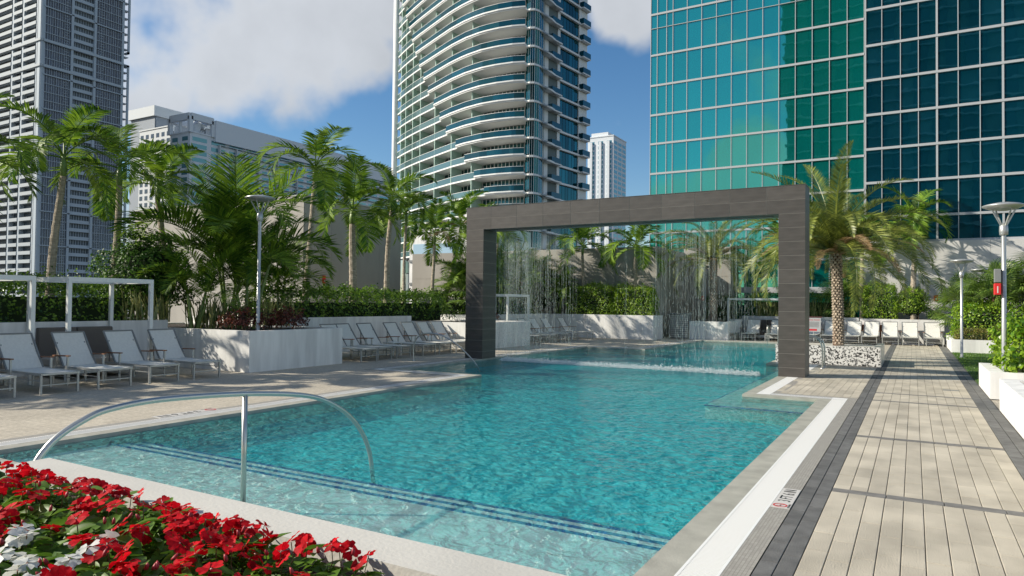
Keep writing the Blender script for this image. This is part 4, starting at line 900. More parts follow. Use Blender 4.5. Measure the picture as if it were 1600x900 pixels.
def clump(name, label, x, y, z, stems, nf, sc, seed, spread=.5):
    r = random.Random(seed); t_ = thing(name, label, 'palm clump', (x, y, z)); fs = frondset('areca')
    for s_i in range(stems):
        a = r.random()*6.28; q = r.uniform(.1, spread); hx, hy = q*math.cos(a), q*math.sin(a); hh = r.uniform(.7, 2.2)*sc
        M().tube([(hx*.4,hy*.4,-.1),(hx*.8,hy*.8,hh*.5),(hx*1.3,hy*1.3,hh)], [.05,.045,.035], 7).build('trunk', BARKG, t_)
        for k in range(nf):
            w_ = 1.42-.75*k/nf; c_ = sorted(fs, key=lambda q_: abs(q_[0]-w_+r.gauss(0,.15)))[0]; o = link('frond', c_[1], t_, (hx*1.3, hy*1.3, hh)); o.rotation_euler = (r.gauss(0,.1), r.gauss(0,.1), a+k*2.4+r.gauss(0,.3)); o.scale = (sc*r.uniform(.7,1.05),)*3
    return t_
clump('areca_palm', 'dense yellow green clump of feathery palms behind the left lamp post', -16.7, 13.5, 1.0, 4, 5, 1.1, 1, .6)
clump('areca_palm', 'tall feathery palm clump at the back of the jutting planter', -18.7, 14.5, 1.0, 4, 6, 1.75, 2, .6)
clump('areca_palm', 'lower feathery palm clump left of the lamp post', -17.2, 12.2, 1.0, 3, 6, .8, 3, .4)
clump('areca_palm', 'palm clump in the planter beside the shaded concrete face', -18.6, 16.4, 1.1, 4, 7, .85, 4, .5)
clump('areca_palm', 'palm clump just left inside the portal behind the water', -18.3, 30.4, 1.1, 5, 7, 1.0, 5, .6)
clump('areca_palm', 'feathery clump behind the far loungers, shadowing the concrete wall', -19.6, 33.4, 1.1, 4, 6, .75, 6, .4)
for k, (x, y, z_, lb) in enumerate(((-20.5, 3.4, 3.9, 'palm outside the frame beside the long left hedge'), (-22.5, 6.0, 4.8, 'palm outside the frame behind the left hedge'))): palm('palm_tree', lb, x, y, 0, z_, 12, sc=1.15, seed=30+k, group='palms outside the frame')
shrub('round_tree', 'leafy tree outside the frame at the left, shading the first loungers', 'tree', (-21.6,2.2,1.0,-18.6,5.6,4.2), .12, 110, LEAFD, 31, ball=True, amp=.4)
# hedges
shrub('hedge', 'long clusia hedge behind the nearest cabana on the left', 'hedge', (-20.2,-2,1.1,-17.9,11.3,2.28), .095, 230, LEAF, 1, amp=.3, sprigs=300)
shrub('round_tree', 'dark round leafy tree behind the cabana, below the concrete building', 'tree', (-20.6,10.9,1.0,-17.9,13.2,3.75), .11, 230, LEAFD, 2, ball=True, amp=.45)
shrub('hedge', 'clusia hedge behind the middle row of loungers left of the portal', 'hedge', (-19.6,15.2,1.1,-17.85,25.6,2.2), .11, 230, LEAF, 3, amp=.3, sprigs=200)
shrub('hedge', 'shaded hedge behind the far loungers seen through the water', 'hedge', (-20,26.5,1.1,-17.85,34.2,2.3), .11, 150, LEAF, 4, amp=.3)
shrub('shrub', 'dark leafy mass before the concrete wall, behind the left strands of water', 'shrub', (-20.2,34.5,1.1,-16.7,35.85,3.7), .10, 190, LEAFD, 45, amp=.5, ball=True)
clump('areca_palm', 'dark feathery clump against the concrete wall left of the bright bushes', -18.9, 35.1, 1.1, 5, 7, 1.05, 11, .6)
clump('areca_palm', 'small feathery clump at the left end of the sunlit far planter', -17.3, 35.1, 1.1, 4, 6, .75, 12, .4)
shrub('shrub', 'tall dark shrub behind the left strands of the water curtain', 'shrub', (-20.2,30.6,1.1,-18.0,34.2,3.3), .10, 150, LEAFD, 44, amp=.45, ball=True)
clump('areca_palm', 'feathery palm clump behind the left strands of the water curtain', -18.5, 28.2, 1.1, 4, 7, 1.0, 9, .5)
shrub('shrub', 'bright green bush on the sunlit far planter, left mound', 'shrub', (-16.6,34.55,1.1,-13.9,35.85,2.85), .075, 420, LEAFB, 5, amp=.25)
shrub('shrub', 'bright green bush at the right end of the sunlit far planter', 'shrub', (-13.9,34.55,1.1,-11.65,35.85,2.75), .075, 420, LEAFB, 6, amp=.25)
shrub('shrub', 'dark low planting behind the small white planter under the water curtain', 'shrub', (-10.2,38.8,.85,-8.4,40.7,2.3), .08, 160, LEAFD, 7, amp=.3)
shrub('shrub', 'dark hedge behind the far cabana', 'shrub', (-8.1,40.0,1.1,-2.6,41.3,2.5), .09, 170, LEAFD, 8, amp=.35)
shrub('shrub', 'wide bright hedge behind the sunlit loungers right of the date palm', 'shrub', (-2.35,40.0,1.1,-.75,41.3,2.95), .075, 420, LEAFB, 9, amp=.22)
shrub('shrub', 'rounder bright bush beside the red alarm on the pale wall', 'shrub', (-.85,39.95,1.1,.72,41.2,2.85), .075, 460, LEAFB, 10, ball=True, amp=.18)
shrub('shrub', 'small low bush at the right end of the far planter', 'shrub', (.5,40.0,1.1,1.25,41.0,1.7), .06, 400, LEAF, 11, ball=True, amp=.08)
shrub('clipped_hedge', 'low clipped brownish hedge at the front of the far low planter', 'hedge', (1.45,33.4,.45,5.5,34.3,1.0), .05, 700, leafm('clipped_leaf', (.06,.09,.02), (.28,.24,.05), .3), 12, amp=.06, asp=.7)
shrub('hedge', 'bright hedge behind the clipped one round the lamp poles', 'hedge', (1.4,34.5,.45,6,36.6,1.95), .10, 260, LEAFB, 13, amp=.28, sprigs=120)
# near right shrub : its big leaves are parts
t_ = thing('clusia_shrub', 'big bright green clusia bush with thick round leaves in the right planter', 'shrub', (2.9, 18.2, .45))
P, Nn = shell_points(-1.3,-1.2,0,2.6,1.2,1.15, 230, amp=.28, seed=21)
r = random.Random(3)
for _ in range(90):
    x, y = r.uniform(-1.2,2.4), r.uniform(-1.15,1.15); hh = r.uniform(.08,.24)
    for k in range(6): P.append(Vector((x+r.gauss(0,.04), y+r.gauss(0,.04), 1.1+lumpy((x,y,1.15),1.5,.28,21)+hh*k/5))); Nn.append(Vector((r.gauss(0,1), r.gauss(0,1), .8)))
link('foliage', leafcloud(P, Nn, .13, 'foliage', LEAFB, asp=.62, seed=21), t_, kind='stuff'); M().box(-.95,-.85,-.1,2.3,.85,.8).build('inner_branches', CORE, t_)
lm = []
for k in range(4):
    a = .13; w_ = .04; m_ = M().add([(0,0,0),(.35*a,w_,.012),(.7*a,w_*.95,.006),(a,0,-.01),(.7*a,-w_*.95,.006),(.35*a,-w_,.012),(.35*a,0,0),(.7*a,0,-.004)], [(0,1,6),(1,2,7,6),(2,3,7),(3,4,7),(4,5,6,7),(5,0,6)]); lm.append(m_.mesh('leaf', LEAFB))
cnt = 0; idx = list(range(len(P))); r.shuffle(idx)
for i in idx:
    if cnt >= 290: break
    if P[i].x < -.9 or P[i].y < -.8:
        o = link('leaf', lm[cnt % 4], t_, P[i]+Nn[i].normalized()*.04); o.rotation_euler = (r.gauss(0,.7), r.gauss(-.3,.6), r.random()*6.28); cnt += 1
# snake plants, croton, fan palms
def blades(name, label, cx_, cy_, z, w_, d_, n_, h, mt, seed, bw=.05):
    r = random.Random(seed); t_ = thing(name, label, 'plant', (cx_, cy_, z)); m_ = M()
    for _ in range(n_):
        x, y = r.uniform(-w_,w_), r.uniform(-d_,d_); a = r.random()*6.28; hh = h*r.uniform(.55,1.15); ln_ = Vector((r.gauss(0,.22), r.gauss(0,.22), 0))*hh; b = bw*r.uniform(.7,1.2); sx = Vector((math.cos(a), math.sin(a), 0))*b/2; p = Vector((x,y,0))
        q = p+ln_*.35+Vector((0,0,hh*.5)); tp = p+ln_+Vector((0,0,hh)); m_.add([p-sx*.6,p+sx*.6,q+sx,q-sx,tp], [(0,1,2,3),(3,2,4)])
    m_.build('blades', mt, t_, kind='stuff'); return t_
blades('snake_plant', 'yellow edged snake plants left of the lamp planter', -18.0, 11.3, 1.18, .3, .6, 110, .85, SNAKE, 1)
blades('snake_plant', 'snake plants with tall striped blades behind the croton', -17.2, 13.0, .98, .5, .7, 150, .95, SNAKE, 2)
blades('snake_plant', 'snake plants right of the lamp post beside the hedge', -17.5, 15.3, 1.0, .4, .55, 120, .95, SNAKE, 3)
blades('snake_plant', 'dark upright blades behind the date palm trunk', -3.6, 40.4, 1.1, .8, .3, 160, 1.1, SNAKE, 4)
blades('snake_plant', 'upright blades behind the far cabana', -6.0, 40.1, 1.1, 1.6, .2, 220, 1.1, SNAKE, 5)
for i, (x, y, lb) in enumerate(((-15.4,12.3,'dark red leaved croton left of the left lamp post'),(-15.0,13.4,'reddish croton right of the left lamp post'),(-15.2,24.0,'low dark croton in the planter behind the left pillar'))):
    shrub('croton_bush', lb, 'shrub', (x-.6,y-.5,.95,x+.5,y+.7,1.5), .10, 260, CROTON, 60+i, ball=True, amp=.15, asp=.4, core=False)
def fan_mesh(seed):
    r = random.Random(seed); m_ = M(); R_ = .62
    m_.tube([(0,0,0),(.35,0,.3),(.75,0,.42)], [.012,.01,.008], 4); c = Vector((.75,0,.42)); nn_ = 22
    for k in range(nn_):
        a = -1.9+3.8*k/(nn_-1); d = Vector((math.cos(a)*.9, math.sin(a), .25*math.cos(a)-.1)); s_ = Vector((-math.sin(a), math.cos(a), 0))*.022; tip = c+d*R_*r.uniform(.85,1.1)+Vector((0,0,-.14)); mid = c+d*R_*.55
        m_.add([c, mid-s_, mid+s_, tip], [(0,1,3,2)])
    return m_.mesh('leaf', FANL)
FAN = [fan_mesh(k) for k in range(3)]
def fanpalm(label, x, y, z, nl, sc, h, seed):
    r = random.Random(seed); t_ = thing('fan_palm', label, 'fan palm', (x,y,z)); M().tube([(0,0,-.1),(.05,0,h)], [.09,.07], 8).build('trunk', BOOTC, t_)
    for k in range(nl):
        o = link('leaf', FAN[k % 3], t_, (r.gauss(0,.05), r.gauss(0,.05), h*r.uniform(.25,1))); o.rotation_euler = (r.gauss(0,.25), -r.uniform(-.5,1.1), k*2.4+r.gauss(0,.3)); o.scale = (sc*r.uniform(.8,1.15),)*3
for i, (x,y,z,nl,sc,h,lb) in enumerate(((2.0,37.3,.5,42,1.3,1.6,'leftmost dark fan palm behind the lamp poles on the right'),(3.4,37.6,.5,46,1.4,2.0,'fan palm between the two right lamp poles'),(4.9,37.0,.5,48,1.5,2.2,'fan palm near the right edge of the photo'),(3.6,31.,.0,0,1,1,''),
        (-3.3,40.8,1.0,34,1.25,1.5,'fan palm between the portal and the date palm'),(-18.6,27.3,1.0,34,1.2,1.3,'fan palm right behind the left pillar of the portal'),(6.2,36.5,.5,44,1.5,2.3,'fan palm at the far right behind the nearest lamp'),(2.9,35.9,.5,38,1.2,1.8,'fan palm just above the bright far hedge'))):
    if nl: fanpalm(lb, x, y, z, nl, sc, h, i)
# lawn blades
r = np.random.default_rng(5); nb = 26000; bx = r.uniform(1.34, 6, nb); by = r.uniform(19.62, 33.15, nb); P = np.stack([bx, by, np.full(nb, .005)], 1)
a = r.uniform(0, 6.28, nb); h = r.uniform(.02, .045, nb); sx = np.stack([np.cos(a), np.sin(a), np.zeros(nb)], 1)*.012
v = np.stack([P-sx, P+sx, P+np.stack([r.normal(0,.012,nb), r.normal(0,.012,nb), h], 1)], 1).reshape(-1,3)
me = bpy.data.meshes.new('grass'); me.from_pydata(v.tolist(), [], np.arange(nb*3).reshape(-1,3).tolist()); me.materials.append(leafm('grass_blade', (.05,.13,.015), (.16,.28,.03), .3)); link('lawn_grass', me, kind='stuff', label='short green lawn between the low white planters', cat='grass')
# ------------------------------------------------------------------ loungers
def make_lounger():
    t_ = thing('sun_lounger', 'x', 'sun lounger'); w_ = .33
    for s in (-1, 1):
        M().bar((.0, s*w_, .375), (-1.72, s*w_, .375), .03, .04).build('side_rail', SILVER, t_)
        M().bar((-.04, s*w_, 0), (-.04, s*w_, .355), .035).build('leg', SILVER, t_)
        M().bar((-1.08, s*(w_+.035), 0), (-1.08, s*(w_+.035), .60), .035).build('leg', SILVER, t_)
        M().bar((-1.68, s*w_, 0), (-1.68, s*w_, .355), .035).build('leg', SILVER, t_)
        a_ = M().bar((-1.02, s*(w_+.035), .615), (-1.62, s*(w_+.035), .60), .055, .025).build('armrest', WOOD, t_)
        M().bar((-1.58, s*(w_+.03), .59), (-1.62, s*w_, .39), .025).build('arm_strut', SILVER, t_)
        M().bar((-1.30, s*w_, .385), (-1.80, s*w_, 1.07), .03, .028).build('back_frame', GREYM, t_)
        M().bar((-1.66, s*(w_-.05), .87), (-1.62, s*(w_-.05), .37), .018).build('back_prop', GREYM, t_)
    M().bar((0, -w_, .375), (0, w_, .375), .03, .035).build('end_rail', SILVER, t_)
    M().bar((-1.80, -w_, 1.07), (-1.80, w_, 1.07), .03).build('back_rail', GREYM, t_)
    M().bar((-.04, -w_, .17), (-.04, w_, .17), .02).build('stretcher', SILVER, t_); M().bar((-.04, w_, .25), (-1.08, w_, .25), .015).build('stretcher', SILVER, t_); M().bar((-.04, -w_, .25), (-1.08, -w_, .25), .015).build('stretcher', SILVER, t_)
    m_ = M(); ns = 8
    def sheet(pts, nm):
        mm = M(); vs = []
        for (x, z) in pts:
            for j in range(5): yv = -w_+.018+(2*w_-.036)*j/4; vs.append((x, yv, z-.014*(1-(2*j/4-1)**2)))
        n0 = len(pts); fs = [(i*5+j, (i+1)*5+j, (i+1)*5+j+1, i*5+j+1) for i in range(n0-1) for j in range(4)]
        vs2 = [(x, y, z-.006) for x, y, z in vs]; mm.add(vs, [f[::-1] for f in fs]); mm.add(vs2, fs); return mm.build(nm, SLING, t_, smooth=True)
    sheet([(-.01-1.29*k/ns, .400-.012*math.sin(PI*k/ns)) for k in range(ns+1)], 'seat_sling')
    sheet([(-1.30-.495*k/ns-.02*math.sin(PI*k/ns), .405+.665*k/ns-.01*math.sin(PI*k/ns)) for k in range(ns+1)], 'back_sling')
    return t_
proto = make_lounger(); first = [True]
def lounger(x, y, rz, label, group):
    if first[0]: first[0] = False; proto.location = (x, y, .0); proto.rotation_euler = (0,0,rz); retag(proto, label, group); return proto
    return dup(proto, (x, y, .0), rz, label, group)
ordn = ['nearest', 'second nearest', 'third', 'fourth']
for y, lb in ((7.15,'white sling lounger nearest the left edge of the photo'),(8.2,'second white lounger from the left, in front of the cabana'),(9.27,'third white lounger from the left, before the taupe daybed'),(10.32,'lounger beside the shaded white planter wall, last of the left row'),(6.05,'lounger cut off by the left edge of the photo')):
    lounger(-14.0, y, random.uniform(-.03,.03), lb, 'loungers in front of the left cabana')
for y, lb in ((15.95,'first lounger of the middle row, half hidden by the jutting planter'),(16.75,'second lounger of the middle row'),(17.6,'third lounger of the middle row, left of the small table'),(18.95,'fourth lounger of the middle row, right of the small table'),(19.9,'brightest lounger of the middle row, sunlit back'),(20.9,'sixth lounger of the middle row, behind the handrail'),(21.75,'last lounger of the middle row, next to the left pillar')):
    lounger(-14.2+random.uniform(-.08,.08), y, random.uniform(-.05,.05), lb, 'loungers in the middle row left of the portal')
for y, lb in ((26.95,'far row lounger next to the jutting planter, behind the water'),(28.6,'second lounger of the far row behind the water'),(29.7,'third lounger of the far row behind the water'),(30.9,'fourth lounger of the far row behind the water'),(32.8,'last lounger of the far row, before the sunlit planter')):
    lounger(-14.3, y, random.uniform(-.04,.04), lb, 'loungers in the far row behind the water curtain')
for x, lb in ((-4.55,'leftmost sunlit lounger, touching the right pillar'),(-3.7,'white lounger behind the rules sign'),(-2.65,'white lounger right behind the date palm trunk'),(-1.88,'white lounger with the orange panel on both sides'),(-.97,'white lounger at the left border of the walkway end'),(-.13,'lounger facing straight down the walkway'),(.83,'rightmost white lounger beside the pale wall')):
    if x > -5: lounger(x, 37.65, -PI/2+random.uniform(-.05,.05), lb, 'sunlit loungers at the end of the walkway')
for x, lb in ((-8.35,'shaded far lounger behind the thick strand of water'),(-7.35,'shaded far lounger before the dark daybed'),(-6.2,'shaded far lounger next to the right pillar')):
    lounger(x, 36.9, -PI/2+random.uniform(-.05,.05), lb, 'shaded loungers below the far cabana')
# side tables
def side_table(x, y, label):
    t_ = thing('side_table', label, 'side table', (x,y,0)); M().box(-.23,-.23,.42,.23,.23,.45).build('top', WHITE_M, t_, bevel=.004)
    for a in (-1,1):
        for b in (-1,1): M().box(a*.2-.015,b*.2-.015,0,a*.2+.015,b*.2+.015,.42).build('leg', WHITE_M, t_)
side_table(-15.2, 18.27, 'small white side table in the middle row of loungers')
side_table(-15.2, 31.85, 'small white side table in the far row behind the water')
# cabanas with daybeds
def cabana(x0, y0, x1, y1, zt_, label):
    t_ = thing('cabana_frame', label, 'cabana', ((x0+x1)/2, (y0+y1)/2, 0)); a, b = (x1-x0)/2, (y1-y0)/2; w_ = .04
    for sx in (-1,1):
        for sy in (-1,1): M().box(sx*(a-w_)-w_, sy*(b-w_)-w_, 0, sx*(a-w_)+w_, sy*(b-w_)+w_, zt_-.1).build('post', WHITE_M, t_)
    for sx in (-1,1): M().box(sx*(a-w_)-w_, -b, zt_-.1, sx*(a-w_)+w_, b, zt_).build('beam', WHITE_M, t_)
    for sy in (-1,1): M().box(-a+2*w_, sy*(b-w_)-w_, zt_-.1, a-2*w_, sy*(b-w_)+w_, zt_).build('beam', WHITE_M, t_)
    return t_
cabana(-17.58, 5.4, -15.85, 7.56, 2.26, 'white cabana frame cut by the left edge of the photo')
cabana(-17.58, 8.2, -15.85, 10.15, 2.27, 'white cabana frame over the taupe daybed on the left')
cabana(-8.7, 38.2, -5.6, 39.7, 2.2, 'far white cabana frame beside the right pillar')
cabana(-17.5, 24.6+2, -15.6, 28.6, 2.2, 'white cabana frame behind the far row of loungers')
def daybed(x0, y0, x1, y1, label, ax='x'):
    t_ = thing('daybed', label, 'daybed', ((x0+x1)/2, (y0+y1)/2, 0)); a, b = (x1-x0)/2, (y1-y0)/2
    M().box(-a,-b,.12,a,b,.26).build('base', WHITE_M, t_, bevel=.005)
    for sx in (-1,1):
        for sy in (-1,1): M().box(sx*(a-.05)-.03, sy*(b-.05)-.03, 0, sx*(a-.05)+.03, sy*(b-.05)+.03, .12).build('leg', SILVER, t_)
    for k in (0,1):
        if ax == 'x':
            ya_, yb_ = (-b, -.01) if k == 0 else (.01, b); M().box(-a+.25, ya_, .262, a, yb_, .45).build('seat_cushion', CUSHL, t_, bevel=.04)
            M().add([(-a+.02,ya_,.3),(-a+.22,ya_,.3),(-a+.16,ya_,1.12),(-a+.02,ya_,1.12),(-a+.02,yb_,.3),(-a+.22,yb_,.3),(-a+.16,yb_,1.12),(-a+.02,yb_,1.12)], [(0,1,2,3),(7,6,5,4),(1,5,6,2),(3,2,6,7),(0,3,7,4),(0,4,5,1)]).build('back_cushion', CUSH, t_, bevel=.03)
        else:
            xa_, xb_ = (-a, -.01) if k == 0 else (.01, a); M().box(xa_, -b, .262, xb_, b-.25, .45).build('seat_cushion', CUSH, t_, bevel=.04); M().box(xa_, b-.22, .3, xb_, b-.02, 1.05).build('back_cushion', CUSH, t_, bevel=.03)
    return t_
daybed(-17.4, 8.3, -16.1, 10.0, 'taupe cushioned daybed under the white cabana frame')
daybed(-17.35, 5.4, -16.05, 7.2, 'taupe daybed under the cabana at the left edge')
daybed(-7.9, 38.4, -5.8, 39.6, 'dark daybed behind the shaded far loungers', 'y')
# orange panel behind the far loungers
M().box(-2.6, 39.6, .30, -1.3, 39.75, .90).build('terracotta_bench', mat('terracotta', (.34,.15,.08), .8, var=.15, vscale=6), label='orange terracotta panel behind the sunlit loungers', cat='bench')
# slatted grey cabinet behind the water
t_ = thing('slatted_bin', 'grey slatted cabinet left of the small far planter behind the water', 'cabinet', (-10.9, 37.0, 0)); M().box(-.5,-.3,.02,.5,.3,1.3).build('body', GREYM, t_)
for k in range(11): M().box(-.52,-.325,.08+k*.11,.52,-.301,.14+k*.11).build('slat', SILVER, t_)
M().box(-.55,-.36,1.3,.55,.34,1.36).build('lid', GREYM, t_)
# ------------------------------------------------------------------ lamps
def lamp(x, y, z, label, box_=False, sgn=False, group='dish lamps on grey poles'):
    t_ = thing('street_lamp', label, 'lamp post', (x,y,z), group=group); H_ = 3.5
    M().lathe([(.10,0),(.09,.02),(.047,.03),(.042,3.08)], 14).build('pole', SILVER, t_, smooth=True)
    M().lathe([(.052,2.9),(.075,2.91),(.08,2.99),(.075,3.1),(.05,3.12),(.02,3.16)], 14).build('collar', SILVER, t_, smooth=True)
    M().lathe([(.0,3.42),(.10,3.42),(.26,3.45),(.38,3.50),(.385,3.52),(.30,3.55),(.12,3.585),(.0,3.59)], 28).build('dish', SILVER, t_, smooth=True)
    for k in range(4):
        a = k*PI/2+.5; M().bar((.04*math.cos(a), .04*math.sin(a), 3.08), (.24*math.cos(a), .24*math.sin(a), 3.44), .018, .03).build('arm', SILVER, t_)
    if box_:
        zb_ = .0+1.85-z if z else 1.9; b = M().box(-.17,-.09,1.92,-.052,.06,2.20).build('grey_housing', GREYM, t_, bevel=.01)
        M().box(-.175,-.10,1.66,-.052,.07,1.90).build('red_box', mat('red_plastic', (.60,.03,.03), .35) if 'red_plastic' not in bpy.data.materials else bpy.data.materials['red_plastic'], t_, bevel=.015)
        me = text_mesh('HELP', .055, TILEW, 'lettering') if False else None
        M().box(-.125,-.104,1.70,-.105,-.1005,1.84).build('white_marking', TILEW, t_)
    return t_
lamp(-14.9, 12.45, .98, 'lamp post standing in the corner of the left jutting planter')
lamp(1.62, 17.6, .42, 'nearest lamp post at the right edge, red box on its pole', True)
lamp(1.50, 30.0, .0, 'thin lamp post left of the fan palms, no box')
lamp(2.55, 37.5, .0, 'farthest right lamp post with small red box, among the fan palms', True)
lamp(-19.3+.6, 33.6, 1.1, 'lamp post behind the water near the left pillar, red box on it', True)
lamp(-9.9, 38.2, .4, 'lamp post behind the water left of the date palm, red box on it', True)
# wall alarms
def alarm(x, y, z, ax, label):
    t_ = thing('fire_alarm', label, 'alarm', (x,y,z)); rp_ = bpy.data.materials['red_plastic']
    if ax == 'y': M().box(-.09,-.07,-.14,.09,0,.14).build('housing', rp_, t_, bevel=.01); M().box(-.04,-.085,-.09,.04,-.0705,-.01).build('lens', TILEW, t_)
    else: M().box(0,-.09,-.2,.07,.09,.2).build('housing', rp_, t_, bevel=.01); M().box(.0705,-.04,-.13,.085,.04,-.03).build('lens', TILEW, t_)
alarm(-25.99, 25.75, 2.9, 'x', 'red fire alarm on the shaded concrete face'); alarm(.98, 41.69, 2.3, 'y', 'red fire alarm on the pale podium wall')
# rules sign
t_ = thing('rules_sign', 'pool rules sign with red print on a thin post before the far loungers', 'sign', (-3.7, 32.2, 0))
M().tube([(0,0,0),(0,0,1.0)], .02, 8).build('post', SILVER, t_); M().box(-.27,-.02,.72,.27,.0,1.32).build('panel', mat('sign_grey', (.42,.42,.43), .5), t_); M().box(-.32,-.03,1.32,.32,.01,1.37).build('top_bar', mat('maroon', (.09,.03,.03), .5), t_)
link('lettering', text_mesh('POOL RULES', .08, REDP, 'lettering'), t_, (0,-.022,1.22)).rotation_euler = (PI/2,0,0)
for k in range(5): M().box(-.2,-.022,1.12-k*.05,.2,-.0205,1.135-k*.05).build('print_line', BLACK, t_)
M().box(-.2,-.0225,.76,.12,-.0205,.84).build('red_panel', REDP, t_)
# floor drain
M().box(.55,17.9,-.01,.85,18.05,.005).build('floor_drain', GREYM, label='small dark drain cover in the walkway', cat='drain')
# ------------------------------------------------------------------ hand rails
def arc(pts, nn=10):
    """Catmull-Rom through the points"""
    P_ = [Vector(p) for p in pts]; P_ = [2*P_[0]-P_[1]]+P_+[2*P_[-1]-P_[-2]]; o_ = []
    for i in range(1, len(P_)-2):
        a, b, c, d = P_[i-1:i+3]
        for k in range(nn):
            u_ = k/nn; o_.append(.5*((2*b)+(c-a)*u_+(2*a-5*b+4*c-d)*u_*u_+(3*b-a-3*c+d)*u_**3))
    o_.append(P_[-2]); return o_
t_ = thing('pool_handrail', 'large curved stainless handrail on a post over the shallow steps in the foreground', 'handrail', (-5.3, 4.3, 0))
ry = [(0,-1.95,-.16),(0,-1.80,.50),(0,-1.66,.76),(0,-1.41,.912),(0,-1.2,.965),(0,-.8,.985),(0,-.03,.946),(0,.7,.854),(0,1.11,.717),(0,1.45,.48),(0,1.68,.15),(0,1.78,-.3)]
M().tube(arc(ry), .0245, 14).build('rail', STEEL, t_, smooth=True)
M().tube([(0,0,-.16),(0,0,.93)], .0245, 14).build('post', STEEL, t_, smooth=True); M().lathe([(.024,-.125),(.055,-.125),(.06,-.15),(.06,-.16)], 16).build('flange', STEEL, t_, smooth=True)
t_ = thing('pool_handrail', 'smaller curved handrail in front of the middle loungers beside the left pillar', 'handrail', (-13.3, 17.0, 0))
M().tube(arc([(0,0,0),(-.02,.0,.4),(.1,.05,.72),(.45,.1,.85),(1.0,.15,.78),(1.6,.2,.45),(2.1,.25,.0),(2.25,.26,-.25)]), .022, 10).build('rail', STEEL, t_, smooth=True); M().lathe([(.022,.03),(.05,.03),(.055,0)], 14).build('flange', STEEL, t_, smooth=True)
t_ = thing('pool_ladder', 'pair of curved stainless grab rails behind the right pillar', 'ladder', (-2.3, 22.2, 0))
for k, yv in enumerate((-.25, .3)): M().tube(arc([(0,yv,0),(0,yv,.6),(-.12,yv,.86),(-.45,yv,.92),(-.8,yv,.80),(-.92,yv,.4),(-.93,yv,-.4)]), .022, 10).build('rail', STEEL, t_, smooth=True); M().lathe([(.022,.03),(.05,.03),(.055,0)], 14, (0,yv)).build('flange', STEEL, t_, smooth=True)
t_ = thing('pool_ladder', 'thin ladder rail at the far pool edge left of the right pillar', 'ladder', (-5.95, 36.1, 0))
for k, xv in enumerate((-.25,.25)): M().tube(arc([(xv,0,0),(xv,0,.6),(xv,-.12,.8),(xv,-.4,.8),(xv,-.5,.4),(xv,-.5,-.3)]), .022, 8).build('rail', STEEL, t_, smooth=True)
# ------------------------------------------------------------------ impatiens in the foreground planter
PR = leafm('red_petal', (.30,.0,.004), (.80,.010,.022), .38, .6, 45, .15); PWh = leafm('white_petal', (.62,.64,.60), (.82,.82,.78), .35, .5, 30); IL = leafm('impatiens_leaf', (.03,.09,.012), (.17,.31,.03), .35, .45, 9, .3)
STEM = mat('impatiens_stem', (.16,.10,.04), .5); BUD = mat('red_bud', (.35,.02,.03), .5)
def flower_mesh(mt, seed):
    r = random.Random(seed); m_ = M()
    for k in range(5):
        a = k*2*PI/5+r.gauss(0,.08); Rp = .036*r.uniform(.9,1.12); w_ = Rp*r.uniform(.62,.74); tilt = r.uniform(-.22,.55); zo = .0012*k; ca, sa = math.cos(a), math.sin(a)
        prof = [(.0,0),(.35,.55),(.68,1.),(.95,.78),(1.04,.35),(.93,0),(1.04,-.35),(.95,-.78),(.68,-1.),(.35,-.55)]
        def tp(u_, v_):
            x = .004+u_*Rp; y = v_*w_; z = zo+tilt*x+.25*x*x/Rp*(-1)+.0022*math.sin(v_*5+k)+abs(v_)*.0025; return (x*ca-y*sa, x*sa+y*ca, z)
        vs = [tp(*p) for p in prof]+[tp(.55, 0)]; c = len(prof); z_ = list(vs[c]); z_[2] += -.002; vs[c] = tuple(z_); m_.add(vs, [(i, (i+1) % c, c) for i in range(c)])
    return m_.mesh('flower', mt, True)
FRm = [flower_mesh(PR, k) for k in range(6)]; FWm = [flower_mesh(PWh, 20+k) for k in range(3)]
EYE = M().lathe([(.0,.004),(.003,.003),(.004,0)], 6).mesh('flower_eye', mat('flower_eye', (.6,.35,.3), .6))
def ileaf(seed):
    r = random.Random(seed); m_ = M(); Lf = .075; w_ = .0165; cur = r.uniform(.1,.5); vs = []; ns = 6
    for k in range(ns+1):
        u_ = k/ns; ww = w_*math.sin(PI*min(1,u_*.94+.03))**.75; x = Lf*u_; z = -cur*Lf*u_*u_
        vs += [(x, -ww, z+ww*.45), (x, 0, z), (x, ww, z+ww*.45)]
    m_.add(vs, [f for i in range(ns) for f in ((3*i,3*i+3,3*i+4,3*i+1),(3*i+1,3*i+4,3*i+5,3*i+2))]); return m_.mesh('leaf', IL, True)
ILM = [ileaf(k) for k in range(5)]
BUDm = M().tube([(0,0,0),(.004,0,.006),(.003,0,.016),(0,0,.022)], [.003,.006,.005,.001], 6).mesh('bud', BUD, True)
def bedtop(x, y):      # mound of the planting
    e = max(0, min(1, (1.62-y)/.2, (x+3.55)/.2, (-1.3-x)/.3))
    return .985+.095*e**.5+.035*noise.noise(Vector((x*3.1, y*3.1, 2)))*e
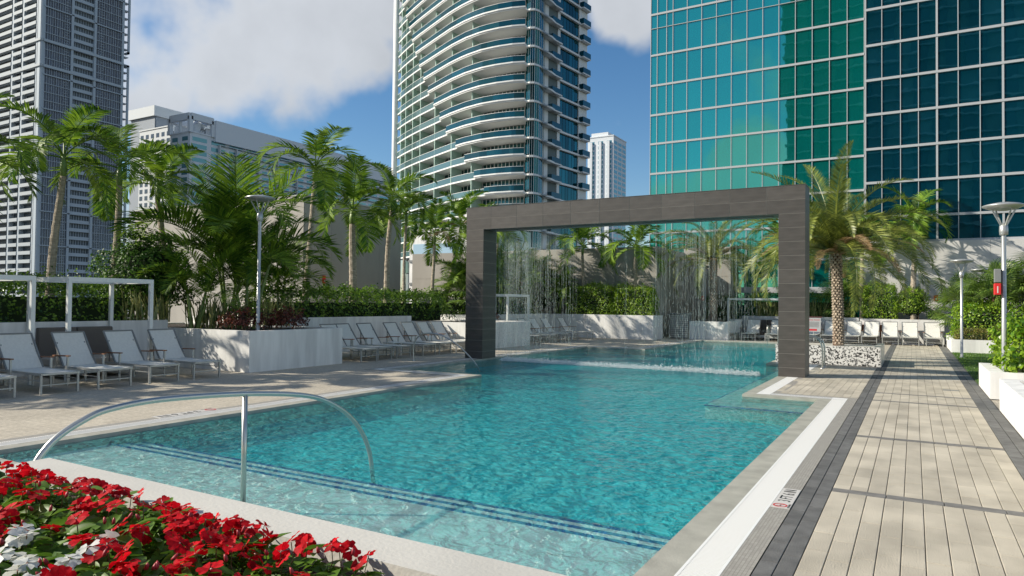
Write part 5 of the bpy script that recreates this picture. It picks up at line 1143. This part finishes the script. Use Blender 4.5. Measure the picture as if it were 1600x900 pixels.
def impatiens(x, y, white, label, seed, nf, nlf=72):
    r = random.Random(seed); t_ = thing('white_impatiens' if white else 'red_impatiens', label, 'flowers', (x, y, .95)); sp = .20
    bed = M()
    for k in range(nlf):
        a = r.random()*6.28; q = sp*math.sqrt(r.random()); px_, py_ = x+q*math.cos(a), y+q*math.sin(a)
        if py_ > 1.66 or px_ > -1.2: continue
        z = bedtop(px_, py_)-r.random()**1.6*.13-.015; o = link('leaf', ILM[k % 5], t_, (px_-x, py_-y, z-.95)); o.rotation_euler = (r.gauss(0,.35), r.uniform(-.75,.25), a+r.gauss(0,.9)); s_ = r.uniform(.75,1.35); o.scale = (s_,s_,s_)
    for k in range(nf):
        a = r.random()*6.28; q = sp*math.sqrt(r.random())*1.0; px_, py_ = x+q*math.cos(a), y+q*math.sin(a)
        if py_ > 1.67 or px_ > -1.2: continue
        z = bedtop(px_, py_)+r.uniform(.0,.035); 
        f_ = link('flower', r.choice(FWm if white else FRm), t_, (px_-x, py_-y, z-.95)); s_ = r.uniform(.55,.84); f_.scale = (s_,)*3
        f_.rotation_euler = (r.gauss(.35,.4), r.gauss(0,.4), r.random()*6.28); link('flower_eye', EYE, f_)
        M().tube([(px_-x,py_-y,z-.952),(px_-x+r.gauss(0,.01),py_-y,z-1.0),(px_-x+r.gauss(0,.02),py_-y,z-1.06)], .0018, 4).build('stem', STEM, t_)
    for k in range(4):
        a = r.random()*6.28; q = sp*r.random(); px_, py_ = x+q*math.cos(a), y+q*math.sin(a); o = link('bud', BUDm, t_, (px_-x, py_-y, bedtop(px_,py_)-.95+.01)); o.rotation_euler = (r.gauss(0,.4), r.gauss(0,.4), 0)
    # darker lower foliage
    P_, N_ = [], []
    for k in range(330):
        a = r.random()*6.28; q = (sp+.04)*math.sqrt(r.random()); px_, py_ = x+q*math.cos(a), y+q*math.sin(a)
        if py_ > 1.62 or px_ > -1.24: continue
        P_.append((px_-x, py_-y, bedtop(px_,py_)-.95-r.uniform(.04,.2))); N_.append((r.gauss(0,.6), r.gauss(0,.6), 1))
    if P_: link('lower_foliage', leafcloud(P_, N_, .06, 'lower_foliage', IL, asp=.42, seed=seed), t_, kind='stuff')
spots = [(-3.3,1.4,0,5,'red impatiens in the far left corner, at the edge of the photo'),(-2.98,1.45,0,7,'red impatiens next to the far left corner of the foreground planter'),(-2.68,1.47,0,7,'red impatiens second from the left along the planter rim'),(-2.38,1.47,0,8,'red impatiens third from the left along the planter rim'),(-2.08,1.47,0,9,'red impatiens at the rim below the handrail post'),(-1.78,1.46,0,9,'red impatiens near the right end of the rim'),(-1.5,1.42,0,8,'rightmost red impatiens spilling over the planter rim'),
         (-2.78,1.2,0,5,'red impatiens at the left edge behind the rim plants'),(-2.46,1.22,0,6,'red impatiens just beyond the white ones'),(-2.16,1.27,0,7,'red impatiens in the middle of the visible bed'),(-1.86,1.22,0,8,'red impatiens at the bottom centre of the bed'),(-1.56,1.17,0,8,'red impatiens at the bottom right of the bed'),
         (-2.3,1.02,1,8,'white impatiens at the left edge of the photo'),(-2.02,1.0,1,6,'white impatiens at the bottom edge next to the red ones'),(-1.72,.95,0,8,'red impatiens cut by the bottom edge'),(-2.6,.95,0,4,'red impatiens left of the white ones, outside the frame')]
for i, (x, y, wh, nf, lb) in enumerate(spots): impatiens(x, y, wh, lb, 100+i, int(nf*1.9), 64)
